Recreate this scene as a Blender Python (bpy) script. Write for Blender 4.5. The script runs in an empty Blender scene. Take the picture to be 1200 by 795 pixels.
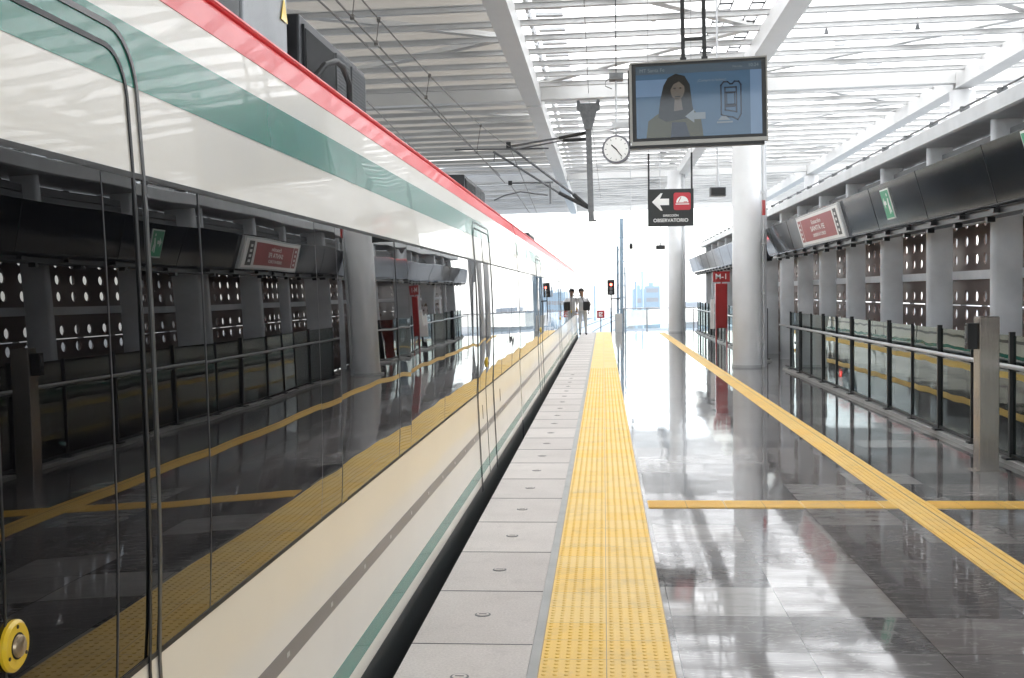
import bpy, math, random
from mathutils import Vector, Matrix
random.seed(7)
PI = math.pi
S = bpy.context.scene
COL = S.collection

# ------------------------------------------------------------------ camera
F = 1374.0; EYE = 1.68; ROLL = 0.012
a_ = 107*math.cos(ROLL) + 54.5*math.sin(ROLL)
b_ = 54.5*math.cos(ROLL) - 107*math.sin(ROLL)
TH = math.atan(b_/F); PS = math.atan(a_*math.cos(TH)/F)
CAMR = Matrix.Rotation(PS, 4, 'Z') @ Matrix.Rotation(PI/2 - TH, 4, 'X') @ Matrix.Rotation(-ROLL, 4, 'Z')
cd = bpy.data.cameras.new('camera'); cam = bpy.data.objects.new('camera', cd); COL.objects.link(cam)
cam.matrix_world = Matrix.Translation((0, 0, EYE)) @ CAMR
cd.sensor_width = 36; cd.lens = F/1200*36; cd.clip_end = 5000; cd.clip_start = 0.02
S.camera = cam

def P(px, py, Y):
    """world point at distance Y down the platform seen at a photo position"""
    d = CAMR.to_3x3() @ Vector((px-600, 397.5-py, -F))
    k = Y/d.y
    return Vector((d.x*k, Y, EYE + d.z*k))

# ------------------------------------------------------------------ materials
MATS = {}
def nodes(name):
    m = bpy.data.materials.new(name); m.use_nodes = True
    nt = m.node_tree; b = nt.nodes['Principled BSDF']
    MATS[name] = m
    return m, nt, b
def N(nt, t, **kw):
    n = nt.nodes.new(t)
    for k, v in kw.items():
        if k in n.inputs: n.inputs[k].default_value = v
        else: setattr(n, k, v)
    return n
def mat(name, col, rough=.5, metal=0, coat=0, var=.06, vscale=3.0, bump=0, bscale=20, spec=.5, emit=0, roughvar=0, stretch=(1,1,1)):
    m, nt, b = nodes(name); L = nt.links
    b.inputs['Roughness'].default_value = rough
    b.inputs['Metallic'].default_value = metal
    b.inputs['Coat Weight'].default_value = coat
    b.inputs['Coat Roughness'].default_value = .02
    b.inputs['Specular IOR Level'].default_value = spec
    tc = N(nt, 'ShaderNodeTexCoord'); mp = N(nt, 'ShaderNodeMapping'); mp.inputs['Scale'].default_value = stretch
    L.new(tc.outputs['Object'], mp.inputs[0])
    if var:
        no = N(nt, 'ShaderNodeTexNoise', Scale=vscale, Detail=5.0, Roughness=.6); L.new(mp.outputs[0], no.inputs['Vector'])
        mr = N(nt, 'ShaderNodeMapRange'); L.new(no.outputs[0], mr.inputs[0])
        mr.inputs[1].default_value = .25; mr.inputs[2].default_value = .75
        mr.inputs[3].default_value = 1-var*2; mr.inputs[4].default_value = 1+var
        mx = N(nt, 'ShaderNodeMix', data_type='RGBA', blend_type='MULTIPLY'); mx.inputs[0].default_value = 1
        mx.inputs[6].default_value = (*col, 1); L.new(mr.outputs[0], mx.inputs[7])
        L.new(mx.outputs[2], b.inputs['Base Color'])
        if roughvar:
            m2 = N(nt, 'ShaderNodeMapRange'); L.new(no.outputs[0], m2.inputs[0])
            m2.inputs[3].default_value = max(0, rough-roughvar); m2.inputs[4].default_value = rough+roughvar
            L.new(m2.outputs[0], b.inputs['Roughness'])
    else:
        b.inputs['Base Color'].default_value = (*col, 1)
    if bump:
        n2 = N(nt, 'ShaderNodeTexNoise', Scale=bscale, Detail=3.0); L.new(mp.outputs[0], n2.inputs['Vector'])
        bp = N(nt, 'ShaderNodeBump', Strength=bump, Distance=.02); L.new(n2.outputs[0], bp.inputs['Height'])
        L.new(bp.outputs[0], b.inputs['Normal'])
        if coat: L.new(bp.outputs[0], b.inputs['Coat Normal'])
    if emit:
        b.inputs['Emission Color'].default_value = (*col, 1); b.inputs['Emission Strength'].default_value = emit
    return m

def wavy(name, col, rough, coat, amp, bscale, stretch, spec=.5):
    """paint or glass on thin sheet panels: long shallow ripples bend the reflections"""
    m, nt, b = nodes(name); L = nt.links
    b.inputs['Base Color'].default_value = (*col, 1); b.inputs['Roughness'].default_value = rough
    b.inputs['Coat Weight'].default_value = coat; b.inputs['Coat Roughness'].default_value = .01
    b.inputs['Specular IOR Level'].default_value = spec
    g = N(nt, 'ShaderNodeNewGeometry'); mp = N(nt, 'ShaderNodeMapping'); mp.inputs['Scale'].default_value = stretch
    L.new(g.outputs['Position'], mp.inputs[0])
    n2 = N(nt, 'ShaderNodeTexNoise', Scale=bscale, Detail=1.0, Roughness=.4); L.new(mp.outputs[0], n2.inputs['Vector'])
    bp = N(nt, 'ShaderNodeBump', Strength=1, Distance=amp); L.new(n2.outputs[0], bp.inputs['Height'])
    L.new(bp.outputs[0], b.inputs['Normal']); L.new(bp.outputs[0], b.inputs['Coat Normal'])
    n3 = N(nt, 'ShaderNodeTexNoise', Scale=2.2, Detail=6.0); L.new(g.outputs['Position'], n3.inputs['Vector'])
    mr = N(nt, 'ShaderNodeMapRange'); L.new(n3.outputs[0], mr.inputs[0]); mr.inputs[3].default_value = .93; mr.inputs[4].default_value = 1.04
    mx = N(nt, 'ShaderNodeMix', data_type='RGBA', blend_type='MULTIPLY'); mx.inputs[0].default_value = 1
    mx.inputs[6].default_value = (*col, 1); L.new(mr.outputs[0], mx.inputs[7]); L.new(mx.outputs[2], b.inputs['Base Color'])
    return m

wavy('cream', (.88, .84, .75), .25, .35, .002, 1.0, (1, .9, 2.2))
wavy('green_paint', (.003, .22, .155), .25, .25, .004, 1.3, (1, .9, 2.6))
wavy('red_paint', (.82, .04, .05), .42, .12, .004, 1.5, (1, .5, 3))
wavy('train_glass', (.006, .006, .007), .0, 0, .0035, .9, (1, 1.1, .75), spec=.42)
wavy('stripe_grey', (.14, .12, .11), .35, .4, .003, 1.0, (1, .5, 2))
mat('skirt', (.028, .033, .035), .5, .2, bump=.05)
mat('roof_grey', (.5, .5, .5), .4)
mat('white_steel', (.64, .64, .63), .42, var=.04, vscale=1.2)
mat('grey_steel', (.52, .53, .54), .5, var=.08, vscale=1.5)
mat('fin_paint', (.62, .63, .645), .38, var=.08, vscale=2.5)
mat('column_paint', (.72, .725, .73), .32, var=.05, vscale=1.5)
mat('galvanised', (.17, .175, .18), .45, .6, var=.2, vscale=9)
mat('dark_metal', (.025, .026, .028), .45, .3, var=.1)
mat('black', (.012, .012, .013), .4, var=.1)
mat('fascia_metal', (.008, .010, .014), .10, .0, var=.1, vscale=.8, bump=.05, bscale=1.4)
mat('bronze_panel', (.115, .070, .054), .4, .3, var=.18, vscale=1.6)
mat('louver', (.16, .16, .165), .5, var=.15)
mat('stainless', (.46, .41, .37), .25, .9, var=.1, vscale=8, stretch=(6, 6, .4))
mat('handrail', (.55, .55, .56), .28, .8, var=.08)
mat('kerb', (.42, .42, .41), .55, var=.1)
mat('red_box', (.33, .012, .012), .35, coat=.4)
mat('yellow_plastic', (.92, .62, .03), .3, coat=.3, var=.03)
mat('button_metal', (.45, .36, .25), .3, .8)
mat('sign_white', (.82, .82, .80), .4, var=.02)
mat('sign_red', (.50, .035, .05), .35)
mat('sign_maroon', (.36, .07, .075), .35, var=.05)
mat('sign_green', (.02, .30, .15), .35)
mat('sign_black', (.02, .022, .022), .35)
mat('seam_grey', (.07, .07, .075), .4, .2)
mat('seam_light', (.35, .34, .33), .4)
mat('clock_rim', (.16, .16, .18), .4)
mat('door_trim', (.10, .10, .10), .35, .3)
mat('purlin_paint', (.52, .52, .515), .45, var=.04, vscale=1.2)
mat('grille', (.20, .205, .21), .5, .5)
mat('rubber', (.015, .015, .015), .5)
mat('ac_panel', (.33, .34, .35), .4, .2, var=.1)
mat('wire', (.12, .11, .10), .5, .6)
mat('rail_steel', (.03, .03, .035), .3, .8)
mat('ballast', (.25, .24, .23), .9, var=.4, vscale=18, bump=.8, bscale=25)
mat('concrete', (.62, .61, .59), .7, var=.12, vscale=1.2)
mat('blue_slab', (.05, .085, .12), .4, var=.1)
mat('ground', (.10, .11, .12), .9, var=.3, vscale=.02)
mat('mast_blue', (.30, .40, .50), .35, .3)
mat('far_blue', (.15, .27, .36), .3, var=.15, vscale=.05)
mat('far_wall', (.22, .25, .28), .7, var=.15, vscale=.05)
mat('brushed', (.24, .23, .21), .3, .6, var=.04)
mat('skin', (.42, .24, .16), .5, var=.03)
mat('shirt', (.80, .80, .82), .8, var=.04)
mat('trousers', (.55, .57, .60), .8)
mat('hair', (.012, .009, .008), .5)
mat('bag', (.015, .015, .016), .6)
mat('leaf', (.05, .09, .04), .7, var=.3)
for nm, c, e in (('screen_blue', (.026, .052, .085), .45), ('screen_light', (.07, .11, .17), .35), ('screen_dark', (.006, .009, .018), .3),
                 ('screen_hair', (.006, .006, .005), .3), ('screen_skin', (.062, .052, .042), .3), ('screen_coat', (.030, .029, .013), .3),
                 ('screen_text', (.09, .105, .115), .45), ('screen_bar', (.035, .05, .065), .3)):
    mat(nm, c, .05, var=0, emit=e*.35)
mat('signal_red', (1, .05, .03), .3, var=0, emit=6)

# railing glass: clear greenish sheet, mirror at grazing angles
m, nt, b = nodes('rail_glass'); L = nt.links; nt.nodes.remove(b)
tr = N(nt, 'ShaderNodeBsdfTransparent'); tr.inputs[0].default_value = (.48, .58, .56, 1)
gl = N(nt, 'ShaderNodeBsdfGlossy', Roughness=.0); gl.inputs[0].default_value = (.93, 1, .98, 1)
fr = N(nt, 'ShaderNodeFresnel', IOR=2.0); mx = N(nt, 'ShaderNodeMixShader')
g = N(nt, 'ShaderNodeNewGeometry'); n2 = N(nt, 'ShaderNodeTexNoise', Scale=1.6, Detail=1.0); L.new(g.outputs['Position'], n2.inputs['Vector'])
bp = N(nt, 'ShaderNodeBump', Strength=1, Distance=.002); L.new(n2.outputs[0], bp.inputs['Height']); L.new(bp.outputs[0], gl.inputs['Normal'])
L.new(fr.outputs[0], mx.inputs[0]); L.new(tr.outputs[0], mx.inputs[1]); L.new(gl.outputs[0], mx.inputs[2])
L.new(mx.outputs[0], nt.nodes['Material Output'].inputs[0])

m, nt, b = nodes('clear_glass'); L = nt.links; nt.nodes.remove(b)
tr = N(nt, 'ShaderNodeBsdfTransparent'); tr.inputs[0].default_value = (.93, .96, .96, 1); gl = N(nt, 'ShaderNodeBsdfGlossy', Roughness=.0)
fr = N(nt, 'ShaderNodeFresnel', IOR=1.45); mx = N(nt, 'ShaderNodeMixShader'); L.new(fr.outputs[0], mx.inputs[0]); L.new(tr.outputs[0], mx.inputs[1]); L.new(gl.outputs[0], mx.inputs[2])
L.new(mx.outputs[0], nt.nodes['Material Output'].inputs[0])
# translucent white roof sheet
def sheet_mat(name, tcol, dcol, fac):
    m, nt, b = nodes(name); L = nt.links; nt.nodes.remove(b)
    t = N(nt, 'ShaderNodeBsdfTranslucent'); t.inputs[0].default_value = (*tcol, 1)
    d = N(nt, 'ShaderNodeBsdfDiffuse'); d.inputs[0].default_value = (*dcol, 1)
    mx = N(nt, 'ShaderNodeMixShader'); mx.inputs[0].default_value = fac
    L.new(d.outputs[0], mx.inputs[1]); L.new(t.outputs[0], mx.inputs[2]); L.new(mx.outputs[0], nt.nodes['Material Output'].inputs[0])
sheet_mat('roof_translucent', (.74, .75, .76), (.8, .8, .8), .80)
sheet_mat('roof_opal', (.80, .78, .74), (.50, .485, .47), .20)

def grid_cell(nt, uoff, voff, us, vs):
    """returns cell coords (floor) and joint mask from world XY"""
    L = nt.links
    g = N(nt, 'ShaderNodeNewGeometry'); sp = N(nt, 'ShaderNodeSeparateXYZ'); L.new(g.outputs['Position'], sp.inputs[0])
    def M(op, a, bb=None):
        n = N(nt, 'ShaderNodeMath', operation=op)
        for i, v in enumerate((a, bb)):
            if v is None: continue
            if isinstance(v, (int, float)): n.inputs[i].default_value = v
            else: L.new(v, n.inputs[i])
        return n.outputs[0]
    u = M('DIVIDE', M('SUBTRACT', sp.outputs[0], uoff), us); v = M('DIVIDE', M('SUBTRACT', sp.outputs[1], voff), vs)
    cu = M('FLOOR', u); cv = M('FLOOR', v)
    fu = M('SUBTRACT', u, cu); fv = M('SUBTRACT', v, cv)
    du = M('MULTIPLY', M('MINIMUM', fu, M('SUBTRACT', 1.0, fu)), us); dv = M('MULTIPLY', M('MINIMUM', fv, M('SUBTRACT', 1.0, fv)), vs)
    d = M('MINIMUM', du, dv)
    cb = N(nt, 'ShaderNodeCombineXYZ'); L.new(cu, cb.inputs[0]); L.new(cv, cb.inputs[1])
    wn = N(nt, 'ShaderNodeTexWhiteNoise', noise_dimensions='2D'); L.new(cb.outputs[0], wn.inputs['Vector'])
    return g, d, wn, M

# polished grey marble tiles
m, nt, b = nodes('marble'); L = nt.links
g, d, wn, M = grid_cell(nt, .336, .07, .60, .60)
ofs = N(nt, 'ShaderNodeVectorMath', operation='MULTIPLY_ADD'); L.new(wn.outputs['Color'], ofs.inputs[0]); ofs.inputs[1].default_value = (30, 30, 30); L.new(g.outputs['Position'], ofs.inputs[2])
mp = N(nt, 'ShaderNodeMapping'); mp.inputs['Scale'].default_value = (1.3, 4.2, 1); mp.inputs['Rotation'].default_value = (0, 0, .25); L.new(ofs.outputs[0], mp.inputs[0])
no = N(nt, 'ShaderNodeTexNoise', Scale=1.7, Detail=9.0, Roughness=.68, Distortion=1.2); L.new(mp.outputs[0], no.inputs['Vector'])
mp2 = N(nt, 'ShaderNodeMapping'); mp2.inputs['Scale'].default_value = (1.5, 6, 1); mp2.inputs['Rotation'].default_value = (0, 0, -.4); L.new(ofs.outputs[0], mp2.inputs[0])
vn = N(nt, 'ShaderNodeTexNoise', Scale=1.3, Detail=4.0, Distortion=2.0); L.new(mp2.outputs[0], vn.inputs['Vector'])
vein = M('SUBTRACT', 1.0, M('MINIMUM', M('MULTIPLY', M('ABSOLUTE', M('SUBTRACT', vn.outputs[0], .5)), 45.0), 1.0))
tone = M('ADD', M('MULTIPLY', wn.outputs['Value'], .72), M('MULTIPLY', no.outputs[0], .55))
cr = N(nt, 'ShaderNodeValToRGB'); L.new(tone, cr.inputs[0])
e = cr.color_ramp.elements; e[0].position = .2; e[0].color = (.085, .080, .081, 1); e[1].position = .98; e[1].color = (.34, .33, .32, 1)
k = e.new(.55); k.color = (.155, .147, .146, 1)
k = e.new(.75); k.color = (.19, .175, .17, 1)
mv = N(nt, 'ShaderNodeMix', data_type='RGBA'); L.new(M('MULTIPLY', vein, .35), mv.inputs[0]); L.new(cr.outputs[0], mv.inputs[6]); mv.inputs[7].default_value = (.45, .43, .42, 1)
jm = N(nt, 'ShaderNodeMix', data_type='RGBA'); L.new(M('LESS_THAN', d, .0024), jm.inputs[0]); L.new(mv.outputs[2], jm.inputs[6]); jm.inputs[7].default_value = (.05, .05, .05, 1)
L.new(jm.outputs[2], b.inputs['Base Color'])
b.inputs['IOR'].default_value = 1.50; b.inputs['Coat Weight'].default_value = .12; b.inputs['Coat Roughness'].default_value = .015
rn = N(nt, 'ShaderNodeTexNoise', Scale=2.5, Detail=6.0); L.new(g.outputs['Position'], rn.inputs['Vector'])
rr = N(nt, 'ShaderNodeMapRange'); L.new(rn.outputs[0], rr.inputs[0]); rr.inputs[3].default_value = .015; rr.inputs[4].default_value = .10; L.new(rr.outputs[0], b.inputs['Roughness'])
sep = N(nt, 'ShaderNodeSeparateXYZ'); L.new(wn.outputs['Color'], sep.inputs[0])
n5 = N(nt, 'ShaderNodeTexNoise', Scale=2.0, Detail=2.0); L.new(g.outputs['Position'], n5.inputs['Vector'])
bp = N(nt, 'ShaderNodeBump', Strength=1, Distance=.0007); L.new(n5.outputs[0], bp.inputs['Height'])
# every tile lies a hair out of level
tl = N(nt, 'ShaderNodeVectorMath', operation='MULTIPLY_ADD'); L.new(wn.outputs['Color'], tl.inputs[0]); tl.inputs[1].default_value = (.006, .006, 0); tl.inputs[2].default_value = (-.003, -.003, 0)
ad = N(nt, 'ShaderNodeVectorMath', operation='ADD'); L.new(bp.outputs[0], ad.inputs[0]); L.new(tl.outputs[0], ad.inputs[1])
nn = N(nt, 'ShaderNodeVectorMath', operation='NORMALIZE'); L.new(ad.outputs[0], nn.inputs[0])
L.new(nn.outputs[0], b.inputs['Normal']); L.new(nn.outputs[0], b.inputs['Coat Normal'])

# pale granite edge slabs
m, nt, b = nodes('granite'); L = nt.links
g, d, wn, M = grid_cell(nt, -1.5, .535, 1.147, 1.0)
n1 = N(nt, 'ShaderNodeTexNoise', Scale=85.0, Detail=3.0); L.new(g.outputs['Position'], n1.inputs['Vector'])
n2 = N(nt, 'ShaderNodeTexNoise', Scale=1.6, Detail=6.0, Roughness=.65); L.new(g.outputs['Position'], n2.inputs['Vector'])
t = M('ADD', M('ADD', M('MULTIPLY', n1.outputs[0], .42), M('MULTIPLY', n2.outputs[0], .26)), M('MULTIPLY', wn.outputs['Value'], .10))
cr = N(nt, 'ShaderNodeValToRGB'); L.new(t, cr.inputs[0]); e = cr.color_ramp.elements
e[0].position = .16; e[0].color = (.40, .36, .335, 1); e[1].position = .56; e[1].color = (.70, .65, .61, 1)
n7 = N(nt, 'ShaderNodeTexNoise', Scale=4.5, Detail=10.0, Roughness=.78); L.new(g.outputs['Position'], n7.inputs['Vector'])
gr = N(nt, 'ShaderNodeMapRange'); L.new(n7.outputs[0], gr.inputs[0]); gr.inputs[1].default_value = .54; gr.inputs[2].default_value = .76; gr.inputs[3].default_value = 0; gr.inputs[4].default_value = .45
gm = N(nt, 'ShaderNodeMix', data_type='RGBA'); L.new(gr.outputs[0], gm.inputs[0]); L.new(cr.outputs[0], gm.inputs[6]); gm.inputs[7].default_value = (.30, .27, .25, 1)
L.new(gm.outputs[2], b.inputs['Base Color'])
b.inputs['Roughness'].default_value = .55
bp = N(nt, 'ShaderNodeBump', Strength=.15, Distance=.002); L.new(n1.outputs[0], bp.inputs['Height']); L.new(bp.outputs[0], b.inputs['Normal'])

# yellow tactile tiles, tone per tile
def tactile(name, uo, vo, us, vs, c1, c2):
    m, nt, b = nodes(name); L = nt.links
    g, d, wn, M = grid_cell(nt, uo, vo, us, vs)
    n2 = N(nt, 'ShaderNodeTexNoise', Scale=9.0, Detail=8.0, Roughness=.7); L.new(g.outputs['Position'], n2.inputs['Vector'])
    t = M('ADD', M('MULTIPLY', wn.outputs['Value'], .7), M('MULTIPLY', n2.outputs[0], .45))
    mx = N(nt, 'ShaderNodeMix', data_type='RGBA'); L.new(t, mx.inputs[0]); mx.inputs[6].default_value = (*c1, 1); mx.inputs[7].default_value = (*c2, 1)
    jm = N(nt, 'ShaderNodeMix', data_type='RGBA'); L.new(M('LESS_THAN', d, .0022), jm.inputs[0]); L.new(mx.outputs[2], jm.inputs[6]); jm.inputs[7].default_value = (.42, .30, .16, 1)
    L.new(jm.outputs[2], b.inputs['Base Color']); b.inputs['Roughness'].default_value = .5
    n6 = N(nt, 'ShaderNodeTexNoise', Scale=3.2, Detail=9.0, Roughness=.75); L.new(g.outputs['Position'], n6.inputs['Vector'])
    gr = N(nt, 'ShaderNodeMapRange'); L.new(n6.outputs[0], gr.inputs[0]); gr.inputs[1].default_value = .50; gr.inputs[2].default_value = .78; gr.inputs[3].default_value = 0; gr.inputs[4].default_value = .5
    gm = N(nt, 'ShaderNodeMix', data_type='RGBA'); L.new(gr.outputs[0], gm.inputs[0]); L.new(jm.outputs[2], gm.inputs[6]); gm.inputs[7].default_value = (.40, .30, .18, 1)
    L.new(gm.outputs[2], b.inputs['Base Color'])
tactile('tactile_yellow', -.303, .52, .303, .30, (.93, .58, .09), (.88, .62, .21))
tactile('guide_yellow', .335, .50, .30, .60, (.86, .53, .10), (.84, .58, .18))

# ------------------------------------------------------------------ mesh builder
class MB:
    def __init__(s): s.v = []; s.f = []; s.mi = []; s.m = 0
    def quadset(s, vs, fs):
        o = len(s.v); s.v += [tuple(v) for v in vs]; s.f += [tuple(o+i for i in f) for f in fs]; s.mi += [s.m]*len(fs); return s
    def box(s, x0, x1, y0, y1, z0, z1, c=0):
        x0, x1 = min(x0, x1), max(x0, x1); y0, y1 = min(y0, y1), max(y0, y1); z0, z1 = min(z0, z1), max(z0, z1)
        if c:   # chamfered along the vertical edges
            pts = [(x0+c, y0), (x1-c, y0), (x1, y0+c), (x1, y1-c), (x1-c, y1), (x0+c, y1), (x0, y1-c), (x0, y0+c)]
            return s.prism(pts, z0, z1)
        v = [(x, y, z) for z in (z0, z1) for x, y in ((x0, y0), (x1, y0), (x1, y1), (x0, y1))]
        return s.quadset(v, [(3, 2, 1, 0), (4, 5, 6, 7), (0, 1, 5, 4), (1, 2, 6, 5), (2, 3, 7, 6), (3, 0, 4, 7)])
    def prism(s, pts, z0, z1, fn=None):
        n = len(pts); fn = fn or (lambda a, b, c: (a, b, c))
        v = [fn(p[0], p[1], z0) for p in pts] + [fn(p[0], p[1], z1) for p in pts]
        f = [tuple(range(n-1, -1, -1)), tuple(range(n, 2*n))] + [(i, (i+1) % n, n+(i+1) % n, n+i) for i in range(n)]
        return s.quadset(v, f)
    def bar(s, p, q, w, h=None, up=(0, 0, 1)):
        h = h or w; p = Vector(p); q = Vector(q); d = (q-p).normalized(); up = Vector(up)
        if abs(d.dot(up)) > .95: up = Vector((1, 0, 0))
        a = d.cross(up).normalized()*w/2; c = a.cross(d).normalized()*h/2
        v = [p-a-c, p+a-c, p+a+c, p-a+c, q-a-c, q+a-c, q+a+c, q-a+c]
        return s.quadset(v, [(0, 1, 2, 3), (7, 6, 5, 4), (0, 4, 5, 1), (1, 5, 6, 2), (2, 6, 7, 3), (3, 7, 4, 0)])
    def tube(s, pts, r, n=8):
        pts = [Vector(p) for p in pts]; rs = r if isinstance(r, (list, tuple)) else [r]*len(pts)
        v = []; f = []
        ref = Vector((0, 0, 1))
        for i, p in enumerate(pts):
            d = (pts[min(i+1, len(pts)-1)]-pts[max(i-1, 0)]).normalized()
            u = ref if abs(d.dot(ref)) < .95 else Vector((1, 0, 0))
            a = d.cross(u).normalized(); c = a.cross(d).normalized()
            for k in range(n):
                t = 2*PI*k/n; v.append(p+(a*math.cos(t)+c*math.sin(t))*rs[i])
        for i in range(len(pts)-1):
            for k in range(n): f.append((i*n+k, i*n+(k+1) % n, (i+1)*n+(k+1) % n, (i+1)*n+k))
        f.append(tuple(range(n-1, -1, -1))); f.append(tuple((len(pts)-1)*n+k for k in range(n)))
        return s.quadset(v, f)
    def disc(s, c, r, h, axis='Z', n=24):
        c = Vector(c); ax = {'X': Vector((1, 0, 0)), 'Y': Vector((0, 1, 0)), 'Z': Vector((0, 0, 1))}[axis]
        return s.tube([c, c+ax*h], r, n)
    def build(s, name, m, parent=None, smooth=False, bevel=0):
        me = bpy.data.meshes.new(name); me.from_pydata(s.v, [], s.f)
        for mm in (m if isinstance(m, (list, tuple)) else [m]): me.materials.append(MATS[mm])
        me.polygons.foreach_set('material_index', s.mi)
        if smooth: me.polygons.foreach_set('use_smooth', [True]*len(s.f))
        me.update()
        o = bpy.data.objects.new(name, me); COL.objects.link(o)
        if parent is not None:
            o.parent = parent; o.matrix_parent_inverse = Matrix.Translation(-Vector(parent.location)) if parent.type == 'EMPTY' and parent.parent is None else Matrix()
        if bevel:
            b = o.modifiers.new('bevel', 'BEVEL'); b.width = bevel; b.segments = 2; b.limit_method = 'ANGLE'
        if smooth:
            try: me.set_sharp_from_angle(angle=math.radians(35))
            except Exception: pass
        return o
def tag(o, label=None, cat=None, group=None, kind=None):
    if label: o['label'] = label
    if cat: o['category'] = cat
    if group: o['group'] = group
    if kind: o['kind'] = kind
    return o
def empty(name, loc, label, cat, group=None, kind=None):
    o = bpy.data.objects.new(name, None); o.location = loc; o.empty_display_size = .2; COL.objects.link(o)
    return tag(o, label, cat, group, kind)
def text(name, body, m, mtx, size, parent, ext=.001, bold=0, align='CENTER', sx=1.0):
    cu = bpy.data.curves.new(name, 'FONT'); cu.body = body; cu.size = size; cu.extrude = ext; cu.align_x = align; cu.align_y = 'CENTER'; cu.offset = bold
    tmp = bpy.data.objects.new('tmp', cu); COL.objects.link(tmp)
    me = bpy.data.meshes.new_from_object(tmp); bpy.data.objects.remove(tmp)
    me.transform(Matrix.Diagonal((sx, 1, 1, 1))); me.transform(mtx)
    me.materials.clear(); me.materials.append(MATS[m])
    o = bpy.data.objects.new(name, me); COL.objects.link(o); o.parent = parent
    if parent is not None and parent.type == 'EMPTY': o.matrix_parent_inverse = Matrix.Translation(-Vector(parent.location))
    return o
def frame_of(center, right, up):
    r = Vector(right).normalized(); u = Vector(up).normalized(); n = r.cross(u)
    m = Matrix((r, u, n)).transposed().to_4x4(); m.translation = Vector(center); return m

# ================================================================== SETTING
def struct(o): o['kind'] = 'structure'; return o
struct(MB().box(-900, 900, -60, 900, -10.5, -10).build('ground', 'ground'))
PE = 50.0
struct(MB().box(.306, 4.95, -8, PE, -1.2, 0).build('platform_floor', 'marble'))
struct(MB().box(-.935, -.353, -8, PE, -.18, .0).build('platform_edge_paving', 'granite'))
struct(MB().box(-.90, .343, -8, PE, -1.2, -.182).build('platform_base', 'concrete'))
# joints between the edge slabs, grey mortar strip, lifting sockets
jb = MB()
for k in range(-8, 50): jb.box(-.936, -.353, .535+k-.0025, .535+k+.0025, .0012, .0032)
struct(jb.build('paving_joint', 'galvanised'))
struct(MB().box(-.352, -.306, -8, PE, -.18, -.003).build('mortar_strip', 'kerb'))
for k in range(2, 24):
    y = 1.035+k+.02
    sb = MB(); sb.disc((-.645, y, 0), .042, .002, n=28); sb.m = 1; sb.disc((-.645, y, .002), .032, .0025, n=28); sb.m = 2; sb.box(-.665, -.625, y-.004, y+.004, .0045, .0055)
    o = sb.build('lifting_socket', ['galvanised', 'granite', 'dark_metal'])
    tag(o, 'small round steel socket in the middle of a pale edge slab', 'floor socket', 'round sockets in the edge slabs')
# tactile strip with real domes
struct(MB().box(-.305, .305, -8, PE, -.18, .001).build('tactile_paving_base', 'tactile_yellow'))
db = MB()
def dome(x, y, r=.0125, h=.0045, z0=.001):
    n = 8; v = []
    for rr, z in ((r, z0), (r*.62, z0+h)):
        for k in range(n): v.append((x+rr*math.cos(2*PI*k/n), y+rr*math.sin(2*PI*k/n), z))
    f = [(k, (k+1) % n, n+(k+1) % n, n+k) for k in range(n)] + [tuple(range(n, 2*n))]
    db.quadset(v, f)
y = 3.545
while y < 26:
    for k in range(6):
        dome(-.303+.0253+k*.0505, y); dome(.0+.0253+k*.0505, y)
    y += .05
struct(db.build('tactile_paving_domes', 'tactile_yellow'))
rb = MB()
for k in range(12):
    x = -.303+.0253+k*.0505 if k < 6 else .0253+(k-6)*.0505
    rb.box(x-.009, x+.009, 26, PE, .001, .0045)
struct(rb.build('tactile_paving_far_ridges', 'tactile_yellow'))
# guide strips
gs = MB(); gs.box(2.24, 2.52, -6, PE-1, .0, .004)
for k in range(6): x = 2.24+.025+k*.046; gs.box(x-.013, x+.013, -6, PE-1, .004, .009)
struct(gs.build('guide_strip', 'guide_yellow'))
gs = MB(); gs.box(.335, 2.238, 9.12, 9.42, .0, .004); gs.box(2.522, 4.6, 9.12, 9.42, .0, .004)
for k in range(6):
    yy = 9.145+k*.05
    for xa, xb in ((.345, 2.23), (2.53, 4.6)):
        x = xa
        while x < xb: gs.box(x, min(x+.58, xb), yy-.013, yy+.013, .004, .009); x += .6
struct(gs.build('guide_strip_crossing', 'guide_yellow'))

# track bed and rails
struct(MB().box(-13, -.94, -20, 60, -1.6, -1.25).build('track_bed', 'ballast'))
for x in (-1.75, -3.18, -5.9, -7.3):
    struct(MB().box(x-.035, x+.035, -20, 60, -1.25, -1.10).build('rail', 'rail_steel'))

# ================================================================== TRAIN
PROF = [(-1.30, -.42), (-1.02, -.30), (-1.022, .04), (-1.043, .5), (-1.056, .845), (-1.050, .97), (-1.047, 1.10), (-1.0465, 1.22), (-1.048, 1.35), (-1.0505, 1.5), (-1.054, 1.65), (-1.059, 1.8), (-1.065, 1.96), (-1.095, 2.42), (-1.13, 2.52), (-1.20, 2.60), (-1.45, 2.68), (-2.4, 2.74)]
def sx(z):
    for (x0, z0), (x1, z1) in zip(PROF, PROF[1:]):
        if z <= z1: return x0+(x1-x0)*(z-z0)/(z1-z0)
    return PROF[-1][0]
def strip(mb, y0, y1, z0, z1, off, th=.02, ystep=None):
    zs = sorted(set([z0, z1] + [z for _, z in PROF if z0 < z < z1]))
    n = len(zs)
    prof = [(sx(z)+off, z) for z in zs] + [(sx(z)+off-th, z) for z in reversed(zs)]
    v = [(x, y0, z) for x, z in prof] + [(x, y1, z) for x, z in prof]; k = len(prof)
    f = [(i, (i+1) % k, k+(i+1) % k, k+i) for i in range(k)]
    for i in range(n-1):
        f.append((i+1, i, k-1-i, k-2-i)); f.append((k+i, k+i+1, 2*k-2-i, 2*k-1-i))
    mb.quadset(v, f)
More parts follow.
